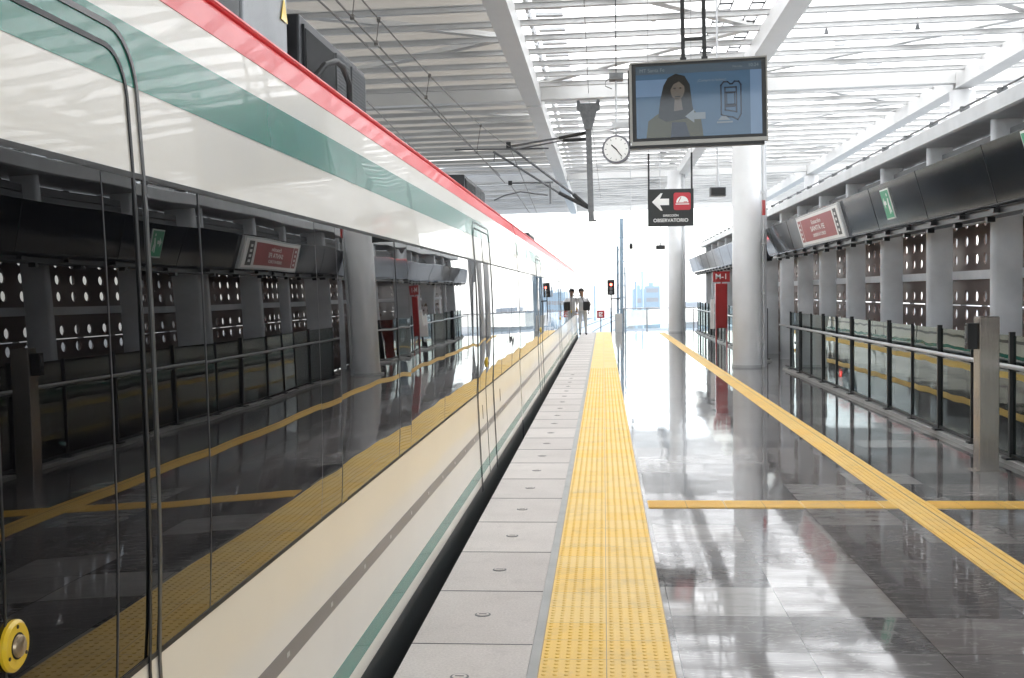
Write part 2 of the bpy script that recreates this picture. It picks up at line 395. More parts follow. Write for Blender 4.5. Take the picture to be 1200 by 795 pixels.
def ribbon(mb, path, w, off, h=.004):
    """flat band following a path of (y,z) on the train's side"""
    n = len(path); A = []; B = []
    for i, (y, z) in enumerate(path):
        y0, z0 = path[max(i-1, 0)]; y1, z1 = path[min(i+1, n-1)]
        l = math.hypot(y1-y0, z1-z0) or 1; ny, nz = -(z1-z0)/l, (y1-y0)/l
        A.append((y+ny*w/2, z+nz*w/2)); B.append((y-ny*w/2, z-nz*w/2))
    v = []
    for (ya, za), (yb, zb) in zip(A, B):
        v += [(sx(za)+off+h, ya, za), (sx(zb)+off+h, yb, zb), (sx(za)+off, ya, za), (sx(zb)+off, yb, zb)]
    f = []
    for i in range(n-1):
        a = 4*i; c = 4*(i+1); f += [(a, a+1, c+1, c), (a+2, c+2, c+3, a+3), (a, c, c+2, a+2), (a+1, a+3, c+3, c+1)]
    mb.quadset(v, f)
def doorpath(yc, hw, top, r, zb=.03):
    p = [(yc-hw, zb+k*(top-r-zb)/8) for k in range(9)]
    for k in range(1, 7): t = k/6*PI/2; p.append((yc-hw+r-r*math.cos(t), top-r+r*math.sin(t)))
    q = [(2*yc-y, z) for y, z in reversed(p)]
    return p+q
train = empty('train', (-2.45, 10, -1.25), 'long cream, green and red passenger train with black glass sides standing at the platform', 'train')
CARS = [(-6, 14.62), (14.74, 33.9), (34.02, 48.3)]
DOORS = [[1.95, 10.40, -4], [19.5, 28.4], [38.4, 45.4]]
SEAMS = [[-2.2, -.3, 3.03, 4.27, 4.61, 5.95, 6.31, 7.67, 12.03, 13.4], [17.4, 22.3, 25.6, 31.2], [36.4, 41.9]]
for ci, (c0, c1) in enumerate(CARS):
    sh = MB()
    # full body shell with a closed section
    half = [(x-.012, z) for x, z in PROF]
    sec = half + [(-4.9-x, z) for x, z in reversed(half)]
    k = len(sec)
    ys = [c0, c1]
    if ci == 2: ys = [c0, c1-1.2]
    v = [(x, yy, z) for yy in ys for x, z in sec]; f = [(i, (i+1) % k, k+(i+1) % k, k+i) for i in range(k)] + [tuple(range(k-1, -1, -1)), tuple(range(k, 2*k))]
    if ci == 2:     # rounded cab end
        rings = 6
        for j in range(1, rings+1):
            t = j/rings; yy = c1-1.2+1.2*math.sin(t*PI/2); s_ = math.cos(t*PI/2)*.5+.5
            v += [(-2.45+(x+2.45)*s_, yy, 1.0+(z-1.0)*s_) for x, z in sec]
        f = f[:k+1]
        for j in range(rings):
            o1 = (j+1)*k; f += [(o1+i, o1+(i+1) % k, o1+k+(i+1) % k, o1+k+i) for i in range(k)]
        f.append(tuple((rings+1)*k+i for i in range(k)))
    sh.quadset(v, f); sh.build('car_body', 'skirt', train)
    e1 = c1 - (1.2 if ci == 2 else 0)
    def part(name, z0, z1, m, off=0.0, th=.012, segs=None):
        mb = MB()
        for a, bb in (segs or [(c0, e1)]): strip(mb, a, bb, z0, z1, off, th)
        return mb.build(name, m, train, smooth=False)
    part('skirt', -.30, .082, 'skirt')
    part('lower_side_panel', .085, .845, 'cream')
    part('green_sill_stripe', .155, .240, 'green_paint', .0015, .004)
    part('grey_side_stripe', .475, .536, 'stripe_grey', .0015, .004)
    part('upper_side_panel', 1.96, 2.42, 'cream')
    part('green_roof_stripe', 2.165, 2.312, 'green_paint', .0015, .004)
    part('red_cantrail', 2.42, 2.60, 'red_paint', .002, .02)
    g_ = MB(); g_.tube([(sx(2.555)+.012, c0, 2.555), (sx(2.555)+.012, e1, 2.555)], .012, 8); g_.build('cantrail_ridge', 'red_paint', train)
    part('roof_sheet', 2.60, 2.735, 'roof_grey', -.004)
    # windows : one sheet of dark glass between each pair of seams, each a hair out of true
    cuts = [c0]
    ev = sorted(SEAMS[ci] + [d+s for d in DOORS[ci] for s in (-.66, 0, .66)])
    cuts += [q for q in ev if c0 < q < e1] + [e1]
    for y0, y1 in zip(cuts, cuts[1:]):
        mb = MB(); ta = random.uniform(-.0022, .0022); tb = random.uniform(-.0025, .0025)
        ny = 8; nz = 12; bow = random.uniform(-.0006, .0006); v = []; f = []
        for i in range(ny+1):
            for j in range(nz+1):
                u = i/ny; w = j/nz; z = .845+(1.96-.845)*w; yy = y0+.004+(y1-y0-.008)*u
                v.append((sx(z)+.001+ta*(u-.5)+tb*(w-.5)*.8+bow*4*(u*(1-u)+w*(1-w)), yy, z))
        for i in range(ny):
            for j in range(nz):
                a = i*(nz+1)+j; f.append((a, a+nz+1, a+nz+2, a+1))
        mb.quadset(v, f); o = mb.build('window_panel', 'train_glass', train, smooth=True)
    for q in SEAMS[ci]:
        mb = MB(); strip(mb, q-.0018, q+.0018, .85, 1.955, .0019, .008); mb.build('panel_seam', 'seam_grey', train)
    for d in DOORS[ci]:
        if d+.8 > e1: continue
        mb = MB(); ribbon(mb, doorpath(d, .715, 2.285, .13), .014, .0015, .0035); dr = mb.build('door', 'door_trim', train)
        tag(dr)
        mb = MB(); ribbon(mb, doorpath(d, .655, 2.235, .10), .012, .0015, .003); mb.build('door_seal', 'dark_metal', dr)
        mb = MB(); strip(mb, d-.003, d+.003, .09, 2.22, .0032, .008); mb.build('centre_seal', 'rubber', dr)
        for q in (d-.48, d+.48):
            mb = MB(); strip(mb, q-.0018, q+.0018, .85, 1.95, .0019, .008); mb.build('glazing_edge', 'seam_grey', dr)
        zc = 1.07; yb = d+.02
        mb = MB(); x0 = sx(zc)+.003
        mb.tube([(x0, yb, zc), (x0+.006, yb, zc), (x0+.011, yb, zc)], [.046, .046, .040], 40); o = mb.build('door_button', 'yellow_plastic', dr, smooth=True)
        mb = MB(); mb.tube([(x0+.0115, yb, zc), (x0+.017, yb, zc), (x0+.020, yb, zc)], [.0205, .019, .014], 32); mb.build('button_cap', 'button_metal', o, smooth=True)
        mb = MB(); mb.tube([(x0+.011, yb, zc), (x0+.0118, yb, zc)], .0235, 32)
        for t in (90, 205, 325):
            mb.tube([(x0+.011, yb+.034*math.cos(math.radians(t)), zc+.034*math.sin(math.radians(t))), (x0+.0122, yb+.034*math.cos(math.radians(t)), zc+.034*math.sin(math.radians(t)))], .0035, 10)
        mb.build('button_rim', 'dark_metal', o)
# little handles on lower panels near far door
for yy in (10.05, 11.75):
    mb = MB(); strip(mb, yy, yy+.05, .60, .72, .002, .004); mb.build('lock_cover', 'stripe_grey', train)
for ci, (c0, c1) in enumerate(CARS):
    for z0, z1 in ((.838, .852), (1.953, 1.966)):
        mb = MB(); strip(mb, c0, c1-(1.2 if ci == 2 else 0), z0, z1, .0026, .006); mb.build('glass_gasket', 'rubber', train)
for k in range(16):
    yy = 3.1+k*.62; mb = MB(); strip(mb, yy, yy+.035, .497, .513, .0022, .003); mb.build('fastener', 'seam_light', train)
# gangways
for y0, y1 in ((14.62, 14.74), (33.9, 34.02)):
    mb = MB(); strip(mb, y0, y1, -.2, 2.55, -.03, .05); mb.build('gangway_gap', 'rubber', train)
# equipment on the roof
def ac(y0, y1, x1, z1, m='ac_panel', grille=True, x0=-3.4):
    bx = MB(); bx.box(x0, x1, y0, y1, 2.64, z1); o = bx.build('roof_unit', m, train, bevel=.012)
    if grille:
        L_ = y1-y0
        segs = [(y0+.06, y0+L_*.44, 'dark_metal')] + [(y0+L_*.48, y0+L_*.70, 'grille'), (y0+L_*.73, y1-.05, 'grille')]
        for a, bb, mm in segs:
            g_ = MB(); z0_ = 2.70; zt = z1-.04
            if mm == 'dark_metal':
                g_.box(x1, x1+.012, a, bb, z0_, zt)
                kk = a+.015
                while kk < bb-.01: g_.box(x1+.012, x1+.018, kk, kk+.008, z0_+.02, zt-.02); kk += .022
            else:
                g_.box(x1, x1+.006, a, bb, z0_, zt)
                kk = a
                while kk < bb: g_.box(x1+.006, x1+.014, kk, kk+.006, z0_, zt); kk += .02
                kk = z0_
                while kk < zt: g_.box(x1+.006, x1+.012, a, bb, kk, kk+.006); kk += .02
            g_.build('grille', mm, o)
    return o
u1 = ac(5.80, 7.42, -1.50, 3.09, 'dark_metal')
ac(4.88, 5.58, -1.50, 3.45, 'ac_panel', False)
ac(3.9, 4.84, -1.50, 3.4, 'dark_metal', False)
cb = MB(); cb.tube([(-1.42, 5.66, 2.70), (-1.36, 5.75, 2.82), (-1.34, 5.9, 2.865), (-1.34, 6.05, 2.87), (-1.36, 6.3, 2.83), (-1.40, 6.5, 2.72), (-1.42, 6.6, 2.62)], .016, 10); cb.build('roof_cable', 'rubber', train, smooth=True)
mb = MB(); mb.prism([(-.0, 0), (.05, 0), (.025, .09)], 0, .003, lambda a, b2, c: (-2.0+a*3, 4.847-c, 2.93+b2)); 
ac(13.2, 15.4 , -1.55, 3.03, 'dark_metal'); ac(25.5, 27.5, -1.6, 3.0, 'dark_metal', True)
wt = MB(); x_ = -1.495; wt.prism([(5.45, 2.98), (5.56, 2.98), (5.505, 3.10)], 0, .003, lambda a, b2, c: (x_+c, a, b2)); wt.build('warning_triangle', 'yellow_plastic', train)

# ================================================================== RIGHT WALL
FX = 4.30
wall = empty('perforated_wall', (4.6, 20, 0), 'long side wall of bronze perforated panels between grey steel fins under a white ledge', 'wall')
Y0F = 13.4-2.6*7
fins = [Y0F+2.6*k for k in range(25)]
for yy in fins:
    if yy > 52: continue
    mb = MB(); w = .06
    pts = []
    for t in range(7): a = PI/2+t/6*PI; pts.append((FX+w+w*math.cos(a), yy+w+w*math.sin(a)))
    pts += [(FX+.33, yy), (FX+.33, yy+2*w)]
    mb.prism(pts, 0, 3.545); mb.build('fin', 'fin_paint', wall, smooth=True)
mb = MB(); mb.prism([(4.17, 3.56), (4.20, 3.545), (4.8, 3.545), (4.8, 3.75), (4.22, 3.75), (4.17, 3.72)], -5, 51, lambda a, b2, c: (a, c, b2)); mb.build('ledge', 'fin_paint', wall)
mb = MB(); mb.tube([(4.24, -5, 3.80), (4.24, 51, 3.80)], .012, 6)
yy = -4
while yy < 51: mb.box(4.2, 4.30, yy, yy+.06, 3.75, 3.81); yy += 1.3
mb.build('ledge_cable', 'galvanised', wall)
def perf(mb, x, y0, y1, z0, z1, holes, r=.07, th=.02):
    """sheet with real round holes, y0..y1 by rows"""
    n = 16
    for i, yc in enumerate(holes['y']):
        ya = y0 if i == 0 else (holes['y'][i-1]+yc)/2; yb = y1 if i == len(holes['y'])-1 else (holes['y'][i+1]+yc)/2
        zs = holes['z']
        for j, zc in enumerate(zs):
            za = z0 if j == 0 else (zs[j-1]+zc)/2; zb = z1 if j == len(zs)-1 else (zs[j+1]+zc)/2
            v = []
            for s_ in (0, th):
                for k in range(n):
                    t = 2*PI*k/n; c, s2 = math.cos(t), math.sin(t)
                    q = max(abs(c), abs(s2)); ux, uz = c/q, s2/q
                    v.append((x+s_, yc+(ux*(yb-yc) if ux > 0 else ux*(yc-ya)), zc+(uz*(zb-zc) if uz > 0 else uz*(zc-za))))
                for k in range(n):
                    t = 2*PI*k/n; v.append((x+s_, yc+r*math.cos(t), zc+r*math.sin(t)))
            f = []
            for k in range(n):
                k2 = (k+1) % n
                f.append((k, k2, n+k2, n+k)); f.append((2*n+k, 3*n+k, 3*n+k2, 2*n+k2)); f.append((n+k, n+k2, 3*n+k2, 3*n+k))
            mb.quadset(v, f)
for i, yy in enumerate(fins[:-1]):
    if yy > 50: continue
    a = yy+.0; seg = 2.6/3
    mb = MB(); 
    for s_ in range(3):
        y0 = a+s_*seg; y1 = y0+seg-.004
        xo = 4.72
        yc = (y0+y1)/2+(.06 if s_ == 1 else -.05)
        perf(mb, xo, y0, y1, 1.87, 3.52, {'y': [yc-.21, yc+.20], 'z': [2.05+.235*k for k in range(6)]})
        perf(mb, xo, y0, y1, 1.462, 1.815, {'y': [yc-.21, yc+.20], 'z': [1.575]})
        perf(mb, xo, y0, y1, .02, 1.448, {'y': [yc-.21, yc+.20], 'z': [1.34-.235*k for k in range(5)][::-1]})
    mb.build('perforated_panel', 'bronze_panel', wall)
    mb = MB()
    for s_ in range(3): y0 = a+s_*seg-.02; mb.box(4.742, 4.80, y0, y0+.05, .0, 3.54)
    mb.build('mullion', 'louver', wall)
mb = MB(); mb.box(4.62, 4.70, -5, 51, 1.79, 1.90); mb.build('middle_rail', 'fin_paint', wall)
mb = MB(); mb.box(4.60, 4.70, -5, 51, 2.48, 2.58); mb.build('upper_rail', 'fin_paint', wall)
mb = MB()
for k in range(5): z = 3.0+k*.1; mb.bar((4.50, -5, z), (4.50, 51, z+.0), .02, .085)
mb.build('upper_louver', 'louver', wall)

# dark folded metal fascias hanging in front of it
def fascia(y0, y1, label):
    e_ = empty('fascia', (3.9, y0, 2.4), label, 'fascia', 'dark metal fascias along the right wall')
    mb = MB(); sec = [(3.61, 3.05), (3.77, 2.49), (3.81, 2.46), (4.14, 2.46), (4.14, 3.05)]
    mb.prism(sec, y0, y1, lambda a, b2, c: (a, c, b2)); mb.build('casing', 'fascia_metal', e_, bevel=.01)
    yy = y0+1.2
    while yy < y1-.5:
        mb = MB(); mb.bar((3.609, yy, 3.05), (3.769, yy, 2.49), .006, .004, up=(0, 1, 0)); yy += 2.4
        mb.build('sheet_joint', 'black', e_)
    mb = MB(); mb.box(3.86, 4.08, y0+.05, y1-.05, 2.40, 2.458); yy = y0+.4
    while yy < y1-.4: mb.box(3.80, 3.86, yy, yy+.12, 2.415, 2.455); mb.box(3.9, 3.98, yy+.5, yy+.58, 2.35, 2.40); yy += 1.1
    mb.build('cable_tray', 'black', e_)
    mb = MB(); yy = y0+.5
    while yy < y1: mb.box(4.14, 4.32, yy, yy+.06, 2.6, 2.68); yy += 2.6
    mb.build('bracket', 'grey_steel', e_)
    return e_
fascia(-4, 27.2, 'long dark glossy metal fascia over the near glass railing, carrying the maroon map board')
fascia(28.8, 50.3, 'shorter metal fascia over the far railing beyond the round column, reflecting the sky')

FUP = Vector((3.61-3.77, 0, 3.05-2.49)).normalized(); FR = Vector((0, -1, 0)); FN = FR.cross(FUP)
if FN.x > 0: FN = -FN
def on_fascia(y, t): # t 0 bottom .. 1 top
    return Vector((3.77-.16*t, y, 2.49+.56*t)) + FN*.004
def fpanel(mb, yc, tc, w, h, off, th=.012):
    c = on_fascia(yc, tc)+FN*off; r = FR*w/2; u = FUP*h/2
    v = [c-r-u, c+r-u, c+r+u, c-r+u]; v += [p+FN*th for p in v]
    mb.quadset(v, [(0, 3, 2, 1), (4, 5, 6, 7), (0, 1, 5, 4), (1, 2, 6, 5), (2, 3, 7, 6), (3, 0, 4, 7)])
def mapboard(yc, label):
    e_ = empty('station_sign', tuple(on_fascia(yc, .5)), label, 'sign')
    mb = MB(); fpanel(mb, yc, .48, 3.9, .56, 0, .04); mb.build('frame', 'grey_steel', e_)
    mb = MB(); fpanel(mb, yc, .48, 3.75, .50, .0415, .004); bd = mb.build('board', 'sign_white', e_)
    mb = MB(); fpanel(mb, yc+.05, .48, 2.85, .40, .0465, .003); mb.build('red_field', 'sign_maroon', e_)
    mb = MB(); fpanel(mb, yc-1.62, .48, .24, .42, .0465, .003); mb.build('black_field', 'sign_black', e_)
    mb = MB(); fpanel(mb, yc+1.66, .48, .26, .40, .0465, .003); mb.build('end_field', 'sign_maroon', e_)
    c = on_fascia(yc+.05, .48)+FN*.052
    text('lettering', 'Estación', 'sign_white', frame_of(c+FUP*.11, FR, FUP), .10, e_, bold=.001, sx=2.6)
    text('lettering', 'SANTA FE', 'sign_white', frame_of(c-FUP*.005, FR, FUP), .12, e_, bold=.002, sx=2.4)
    text('lettering', 'OBSERVATORIO', 'sign_white', frame_of(c-FUP*.12, FR, FUP), .08, e_, bold=.001, sx=2.0)
    for yy in (yc-1.62, yc+1.66):
        c2 = on_fascia(yy, .48)+FN*.052
        mb = MB()
        for k in range(4): fpanel(mb, yy, .48+(.22-.15*k), .10, .045, .0515, .002)
        mb.build('pictogram', 'sign_white', e_)
mapboard(20.3, 'maroon and white station board mounted on the dark fascia')
def exitsign(yc, label, tc=.5):
    e_ = empty('exit_sign', tuple(on_fascia(yc, tc)), label, 'exit sign')
    mb = MB(); fpanel(mb, yc, tc, .42, .40, 0, .012); mb.build('plate', 'sign_white', e_)
    mb = MB(); fpanel(mb, yc, tc, .38, .36, .0135, .003); mb.build('green_field', 'sign_green', e_)
    # arrow and running figure
    c = on_fascia(yc, tc)+FN*.018
    M4 = frame_of(c, FR, FUP)
    mb = MB()
    def poly(pts): mb.prism(pts, 0, .002, lambda a, b2, c2: tuple(M4 @ Vector((a, b2, c2))))
    poly([(-.15, .02), (-.08, .09), (-.08, .045), (.0, .045), (.0, -.005), (-.08, -.005), (-.08, -.05)])
    poly([(.05, -.02), (.09, .08), (.13, .07), (.11, -.03)]); poly([(.05, -.02), (.11, -.03), (.09, -.13), (.055, -.13)]); poly([(.10, -.03), (.13, -.02), (.16, -.11), (.13, -.12)])
    poly([(.10+.022*math.cos(t*PI/4), .12+.022*math.sin(t*PI/4)) for t in range(8)])
    mb.build('symbol', 'sign_white', e_)
exitsign(15.55, 'green and white exit sign on the dark fascia close to the maroon station board', .52)
exitsign(10.3, 'green and white exit sign on the fascia at the right edge of the view', .62)

# ================================================================== GLASS RAILING
def railing(y0, y1, phase, label, end=False):
    e_ = empty('glass_railing', (3.860, y0, 0), label, 'railing', 'glass railings along the right side')
    mb = MB(); mb.box(3.810, 3.970, y0-.1, y1+.1, 0, .045); mb.build('kerb', 'kerb', e_)
    ys = []; yy = phase; k = 0
    while yy < y1+.01:
        if yy >= y0-.01: ys.append((yy, k % 2))
        yy += 1.20; k += 1
    mb = MB()
    for yy, t in ys:
        if t: 
            mb = MB(); mb.box(3.845, 3.875, yy-.011, yy+.011, .045, 1.24); mb.box(3.810, 3.910, yy-.05, yy+.05, .045, .06)
        else:
            mb = MB(); mb.box(3.835, 3.888, yy-.02, yy+.02, .045, 1.26); mb.box(3.790, 3.930, yy-.07, yy+.07, .045, .065)
            mb.bar((3.84, yy, .93), (3.750, yy, .93), .02)
        mb.build('post', 'black', e_)
    for (a, _), (bb, _) in zip(ys, ys[1:]):
        mb = MB(); mb.box(3.865, 3.877, a+.035, bb-.035, .10, 1.225); mb.build('glass_panel', 'rail_glass', e_)
    mb = MB(); mb.box(3.850, 3.890, y0, y1, .065, .098); mb.build('bottom_bar', 'black', e_)
    mb = MB(); mb.tube([(3.740, y0, .95), (3.740, y1, .95)], .024, 12); 
    mb.build('handrail', 'handrail', e_, smooth=True)
    mb = MB()
    for yy, t in ys: mb.bar((3.840, yy-.25, .90), (3.740, yy-.25, .92), .014); mb.bar((3.840, yy-.25, .90), (3.840, yy+.25, .90), .012)
    mb.build('handrail_bracket', 'dark_metal', e_)
railing(4.2, 25.3, 4.25, 'glass and black post railing with steel handrail along the right of the near platform')
railing(28.2, 49.4, 28.2, 'glass and black post railing beyond the round column behind the red fire cabinet')

# steel intercom post
e_ = empty('help_post', (3.500, 11.05, 0), 'tall brushed bronze coloured steel post with a small call box beside the glass railing', 'post')
mb = MB(); mb.prism([(3.410, 10.96), (3.590, 10.96), (3.590, 11.14), (3.410, 11.14)], 0, 1.42); mb.build('post_body', 'stainless', e_, bevel=.008)
mb = MB(); mb.box(3.380, 3.620, 10.93, 11.17, 0, .012); mb.build('base_plate', 'stainless', e_)
mb = MB(); mb.box(3.320, 3.410, 11.0, 11.10, 1.12, 1.36); cbx = mb.build('call_box', 'dark_metal', e_, bevel=.006)
mb = MB(); mb.box(3.312, 3.320, 11.02, 11.08, 1.22, 1.33); mb.disc((3.312, 11.05, 1.17), .015, .01, 'X', 16); mb.build('call_panel', 'galvanised', cbx)

# ================================================================== COLUMNS
def column(x, y, r, label, side=True):
    e_ = empty('column', (x, y, 0), label, 'column', 'round steel columns carrying the roof')
    mb = MB(); mb.tube([(x, y, 0), (x, y, 6.62)], r, 48); mb.build('shaft', 'column_paint', e_, smooth=True)
    mb = MB(); mb.tube([(x, y, 0), (x, y, .05)], r+.02, 48); mb.build('base_ring', 'grey_steel', e_, smooth=True)
    mb = MB(); mb.box(x+r+.02, x+r+.16, y+.3, y+.5, 0, 6.6); mb.build('side_post', 'fin_paint', e_)
    mb = MB(); mb.tube([(x+r+.03, y-.1, 0), (x+r+.03, y-.1, 6.5)], .03, 10)
    z = .5
    while z < 6.5: mb.box(x+r-.02, x+r+.07, y-.14, y-.06, z, z+.05); z += 1.1
    mb.build('downpipe', 'grey_steel', e_)
    return e_
c1_ = column(3.16, 26.2, .315, 'thick round light grey column under the hanging monitor, beside the railing')
column(2.95, 48.7, .285, 'round light grey column standing at the far end of the platform')
mb = MB(); q = (3.16+.30, 25.55); mb.box(3.42, 3.485, 25.6, 25.72, 3.3, 3.62); mb.build('small_red_plate', 'red_box', c1_)

# red fire cabinet
e_ = empty('fire_cabinet', (3.32, 34, 0), 'narrow red cabinet on legs with a small red number sign on top', 'cabinet')
cx = P(845, 330, 34).x
mb = MB(); mb.box(cx-.17, cx+.17, 33.9, 34.12, .62, 1.90); bd = mb.build('cabinet_body', 'red_box', e_, bevel=.015)
mb = MB(); mb.box(cx-.135, cx+.135, 33.885, 33.9, .68, 1.84); mb.build('cabinet_door', 'red_box', bd)
for s_ in (-1, 1):
    mb = MB(); mb.box(cx+s_*.15-.02, cx+s_*.15+.02, 33.95, 34.05, .0, .62); mb.build('leg', 'red_box', e_)
mb = MB(); mb.box(cx-.24, cx+.24, 33.9, 33.95, 1.94, 2.24); mb.box(cx-.02, cx+.02, 33.95, 33.98, 1.8, 2.1); sg = mb.build('number_plate', 'red_box', e_)
text('lettering', 'M-1', 'sign_white', frame_of((cx, 33.895, 2.09), (1, 0, 0), (0, 0, 1)), .22, e_, bold=.002)
mb = MB(); mb.box(cx-.30, cx-.19, 34.0, 34.1, .6, 1.45); mb.build('white_leaflet_holder', 'sign_white', e_)

# ================================================================== ROOF
SL = .016
def rz(x, z): return z+SL*(x-.3)
roof = empty('station_roof', (2, 30, 6.4), 'high white steel roof of parallel beams and braces with pale translucent sheets', 'roof')
XL, XR = -12.0, 14.0; YE = 71.5
def xbar(mb, x0, x1, y, z, w, h):
    mb.quadset([(x0, y-w/2, rz(x0, z)), (x1, y-w/2, rz(x1, z)), (x1, y+w/2, rz(x1, z)), (x0, y+w/2, rz(x0, z)),
                (x0, y-w/2, rz(x0, z+h)), (x1, y-w/2, rz(x1, z+h)), (x1, y+w/2, rz(x1, z+h)), (x0, y+w/2, rz(x0, z+h))],
               [(3, 2, 1, 0), (4, 5, 6, 7), (0, 1, 5, 4), (1, 2, 6, 5), (2, 3, 7, 6), (3, 0, 4, 7)])
for y in (8.0, 30.0, 51.2, 71.2):
    mb = MB(); w = .30; z = 6.60
    xbar(mb, XL, XR, y, z, w, .03); xbar(mb, XL, XR, y, z+.40, w, .03); xbar(mb, XL, XR, y, z+.03, .16, .37)
    mb.build('cross_beam', 'white_steel', roof)
for x in (-9.5, -1.72, 3.34, 8.9):
    for y0, y1 in ((8.1, 29.9), (30.1, 51.1), (51.3, 71.1)):
        mb = MB(); mb.box(x-.19, x+.19, y0, y1, rz(x, 6.46), rz(x, 6.86)); mb.box(x-.205, x-.19, y0, y1, rz(x, 6.46), rz(x, 6.50)); mb.build('main_beam', 'white_steel', roof)
pur = []
y = 9.3
while y < 71:
    if min(abs(y-q) for q in (8.0, 30.0, 51.2, 71.2)) > .5: pur.append(y)
    y += 1.33
for y in pur:
    mb = MB(); xbar(mb, XL, XR, y, 6.82, .13, .012); xbar(mb, XL, XR, y, 6.832, .05, .086); xbar(mb, XL, XR, y, 6.918, .13, .012); mb.build('purlin', 'purlin_paint', roof)
bays = [(8.2, 29.8), (30.2, 51.0), (51.4, 71.0)]
for (y0, y1) in bays:
    for xa, xb in ((-9.3, -1.95), (-1.5, 3.1), (3.6, 8.7)):
        n = 4
        for k in range(n):
            ya = y0+(y1-y0)*k/n; yb = y0+(y1-y0)*(k+1)/n
            mb = MB()
            if k % 2 == 0: mb.bar((xa, ya, rz(xa, 7.02)), (xb, yb, rz(xb, 7.02)), .22, .10)
            else: mb.bar((xb, ya, rz(xb, 7.02)), (xa, yb, rz(xa, 7.02)), .22, .10)
            mb.build('brace', 'white_steel', roof)
# roof skins: opaque corrugated on the track side, translucent over the platform
def skin(name, x0, x1, y0, y1, z, m, amp=.03, pitch=.5):
    mb = MB(); v = []; f = []; ny = int((y1-y0)/pitch*4); 
    for i in range(ny+1):
        yy = y0+(y1-y0)*i/ny; dz = amp*math.sin(2*PI*i/4+.4)
        v += [(x0, yy, rz(x0, z)+dz), (x1, yy, rz(x1, z)+dz), (x0, yy, rz(x0, z)+dz+.02), (x1, yy, rz(x1, z)+dz+.02)]
    for i in range(ny):
        a = 4*i; c = a+4; f += [(a, c, c+1, a+1), (a+2, a+3, c+3, c+2), (a, a+2, c+2, c), (a+1, c+1, c+3, a+3)]
    mb.quadset(v, f); return mb.build(name, m, roof)
skin('opaque_sheet', XL, -1.9, 6, 44, 7.50, 'roof_opal')
for k in range(9):
    y0 = 44+k*3.05
    skin('opaque_sheet', XL, -1.9, y0, y0+1.9, 7.50, 'roof_opal')
skin('opaque_sheet', XL, XR, -14, 6, 7.50, 'roof_opal')
skin('translucent_sheet', -1.9, XR, 6, 71.5, 7.55, 'roof_translucent')
# narrow strip of ribs beside the left main beam
mb = MB(); y = 9
while y < 71: mb.box(-1.30, -.75, y, y+.20, 7.20, 7.26); mb.box(-1.42, -1.36, y-.1, y+.3, 7.0, 7.22); y += .66
mb.build('rib_strip', 'grey_steel', roof)
# cable ladder in two runs near the right main beam
for x in (2.35, 2.95):
    mb = MB(); mb.bar((x-.12, 9, 7.08), (x-.12, 60, 7.08), .02, .03); mb.bar((x+.12, 9, 7.08), (x+.12, 60, 7.08), .02, .03); y = 9
    while y < 60: mb.box(x-.12, x+.12, y, y+.03, 7.06, 7.09); y += .5
    mb.build('cable_ladder', 'dark_metal', roof)
mb = MB(); random.seed(5)
for k in range(46):
    x = random.uniform(5.2, 8.5); y = random.choice(pur)+.6; mb.box(x, x+random.uniform(.1, .45), y-.05, y+.05, rz(x, 7.1), rz(x, 7.2))
mb.build('roof_fixing', 'grey_steel', roof)
for x, y in ((4.55, 24.4), (6.3, 24.2), (1.0, 22.8)):
    mb = MB(); mb.tube([(x, y, 6.95), (x, y, 7.4)], .01, 6); mb.prism([(-.05, 0), (.05, 0), (0, .18)], -.03, .03, lambda a, b2, c: (x+a, y+c, 6.85+b2)); mb.build('hanger', 'galvanised', roof)
# left outer columns carry the far side of the roof
for y in (8, 30, 51.2):
    o = MB().tube([(-9.5, y, -10), (-9.5, y, 6.45)], .3, 24).build('outer_column', 'column_paint', smooth=True)
    tag(o, 'round grey roof column standing beyond the tracks', 'column', 'columns beyond the tracks')
for y in (30, 51.2):
    o = MB().tube([(8.9, y, -10), (8.9, y, 6.55)], .3, 24).build('outer_column', 'column_paint', smooth=True)
    tag(o, 'round grey roof column standing outside the perforated wall', 'column', 'columns outside the right wall')

# ================================================================== HANGING THINGS
def sm(c, yaw):  # sign frame facing the camera side (-Y)
    return Matrix.Translation(c) @ Matrix.Rotation(yaw, 4, 'Z')
def bx(mb, M4, x0, x1, z0, z1, d0, d1):   # local box: x right, z up, d depth away from viewer
    v = [M4 @ Vector((x, d, z)) for z in (z0, z1) for x, d in ((x0, d0), (x1, d0), (x1, d1), (x0, d1))]
    mb.quadset(v, [(3, 2, 1, 0), (4, 5, 6, 7), (0, 1, 5, 4), (1, 2, 6, 5), (2, 3, 7, 6), (3, 0, 4, 7)])
def poly_on(mb, M4, pts, d, th=.0006):
    mb.prism(pts, 0, th, lambda a, b2, c: tuple(M4 @ Vector((a, d-c, b2))))
# monitor
mc = P(818.5, 117.5, 10.7); M4 = sm(mc, -.085) @ Matrix.Rotation(-.012, 4, 'Y')
e_ = empty('monitor', tuple(mc), 'large flat information screen hanging from a black bracket, showing a woman and a ticket icon', 'monitor')
W, H = 1.19/2, .70/2
mb = MB(); bx(mb, M4, -W, W, -H, H, 0, .06); scr = mb.build('screen_housing', 'black', e_, bevel=.004)
mb = MB()
for a in ((-W-.012, W+.012, H-.002, H+.012), (-W-.012, W+.012, -H-.035, -H-.0), (-W-.022, -W+.002, -H, H), (W-.0, W+.012, -H, H)): bx(mb, M4, a[0], a[1], a[2], a[3], -.012, .05)
mb.build('frame', 'brushed', e_)
mb = MB(); bx(mb, M4, -W-.03, W-.02, -H-.062, -H-.036, .0, .10); bx(mb, M4, -W-.034, -W-.022, -H-.03, H-.05, .01, .09); mb.build('rear_case', 'black', e_)
SW, SH = W-.038, H-.028
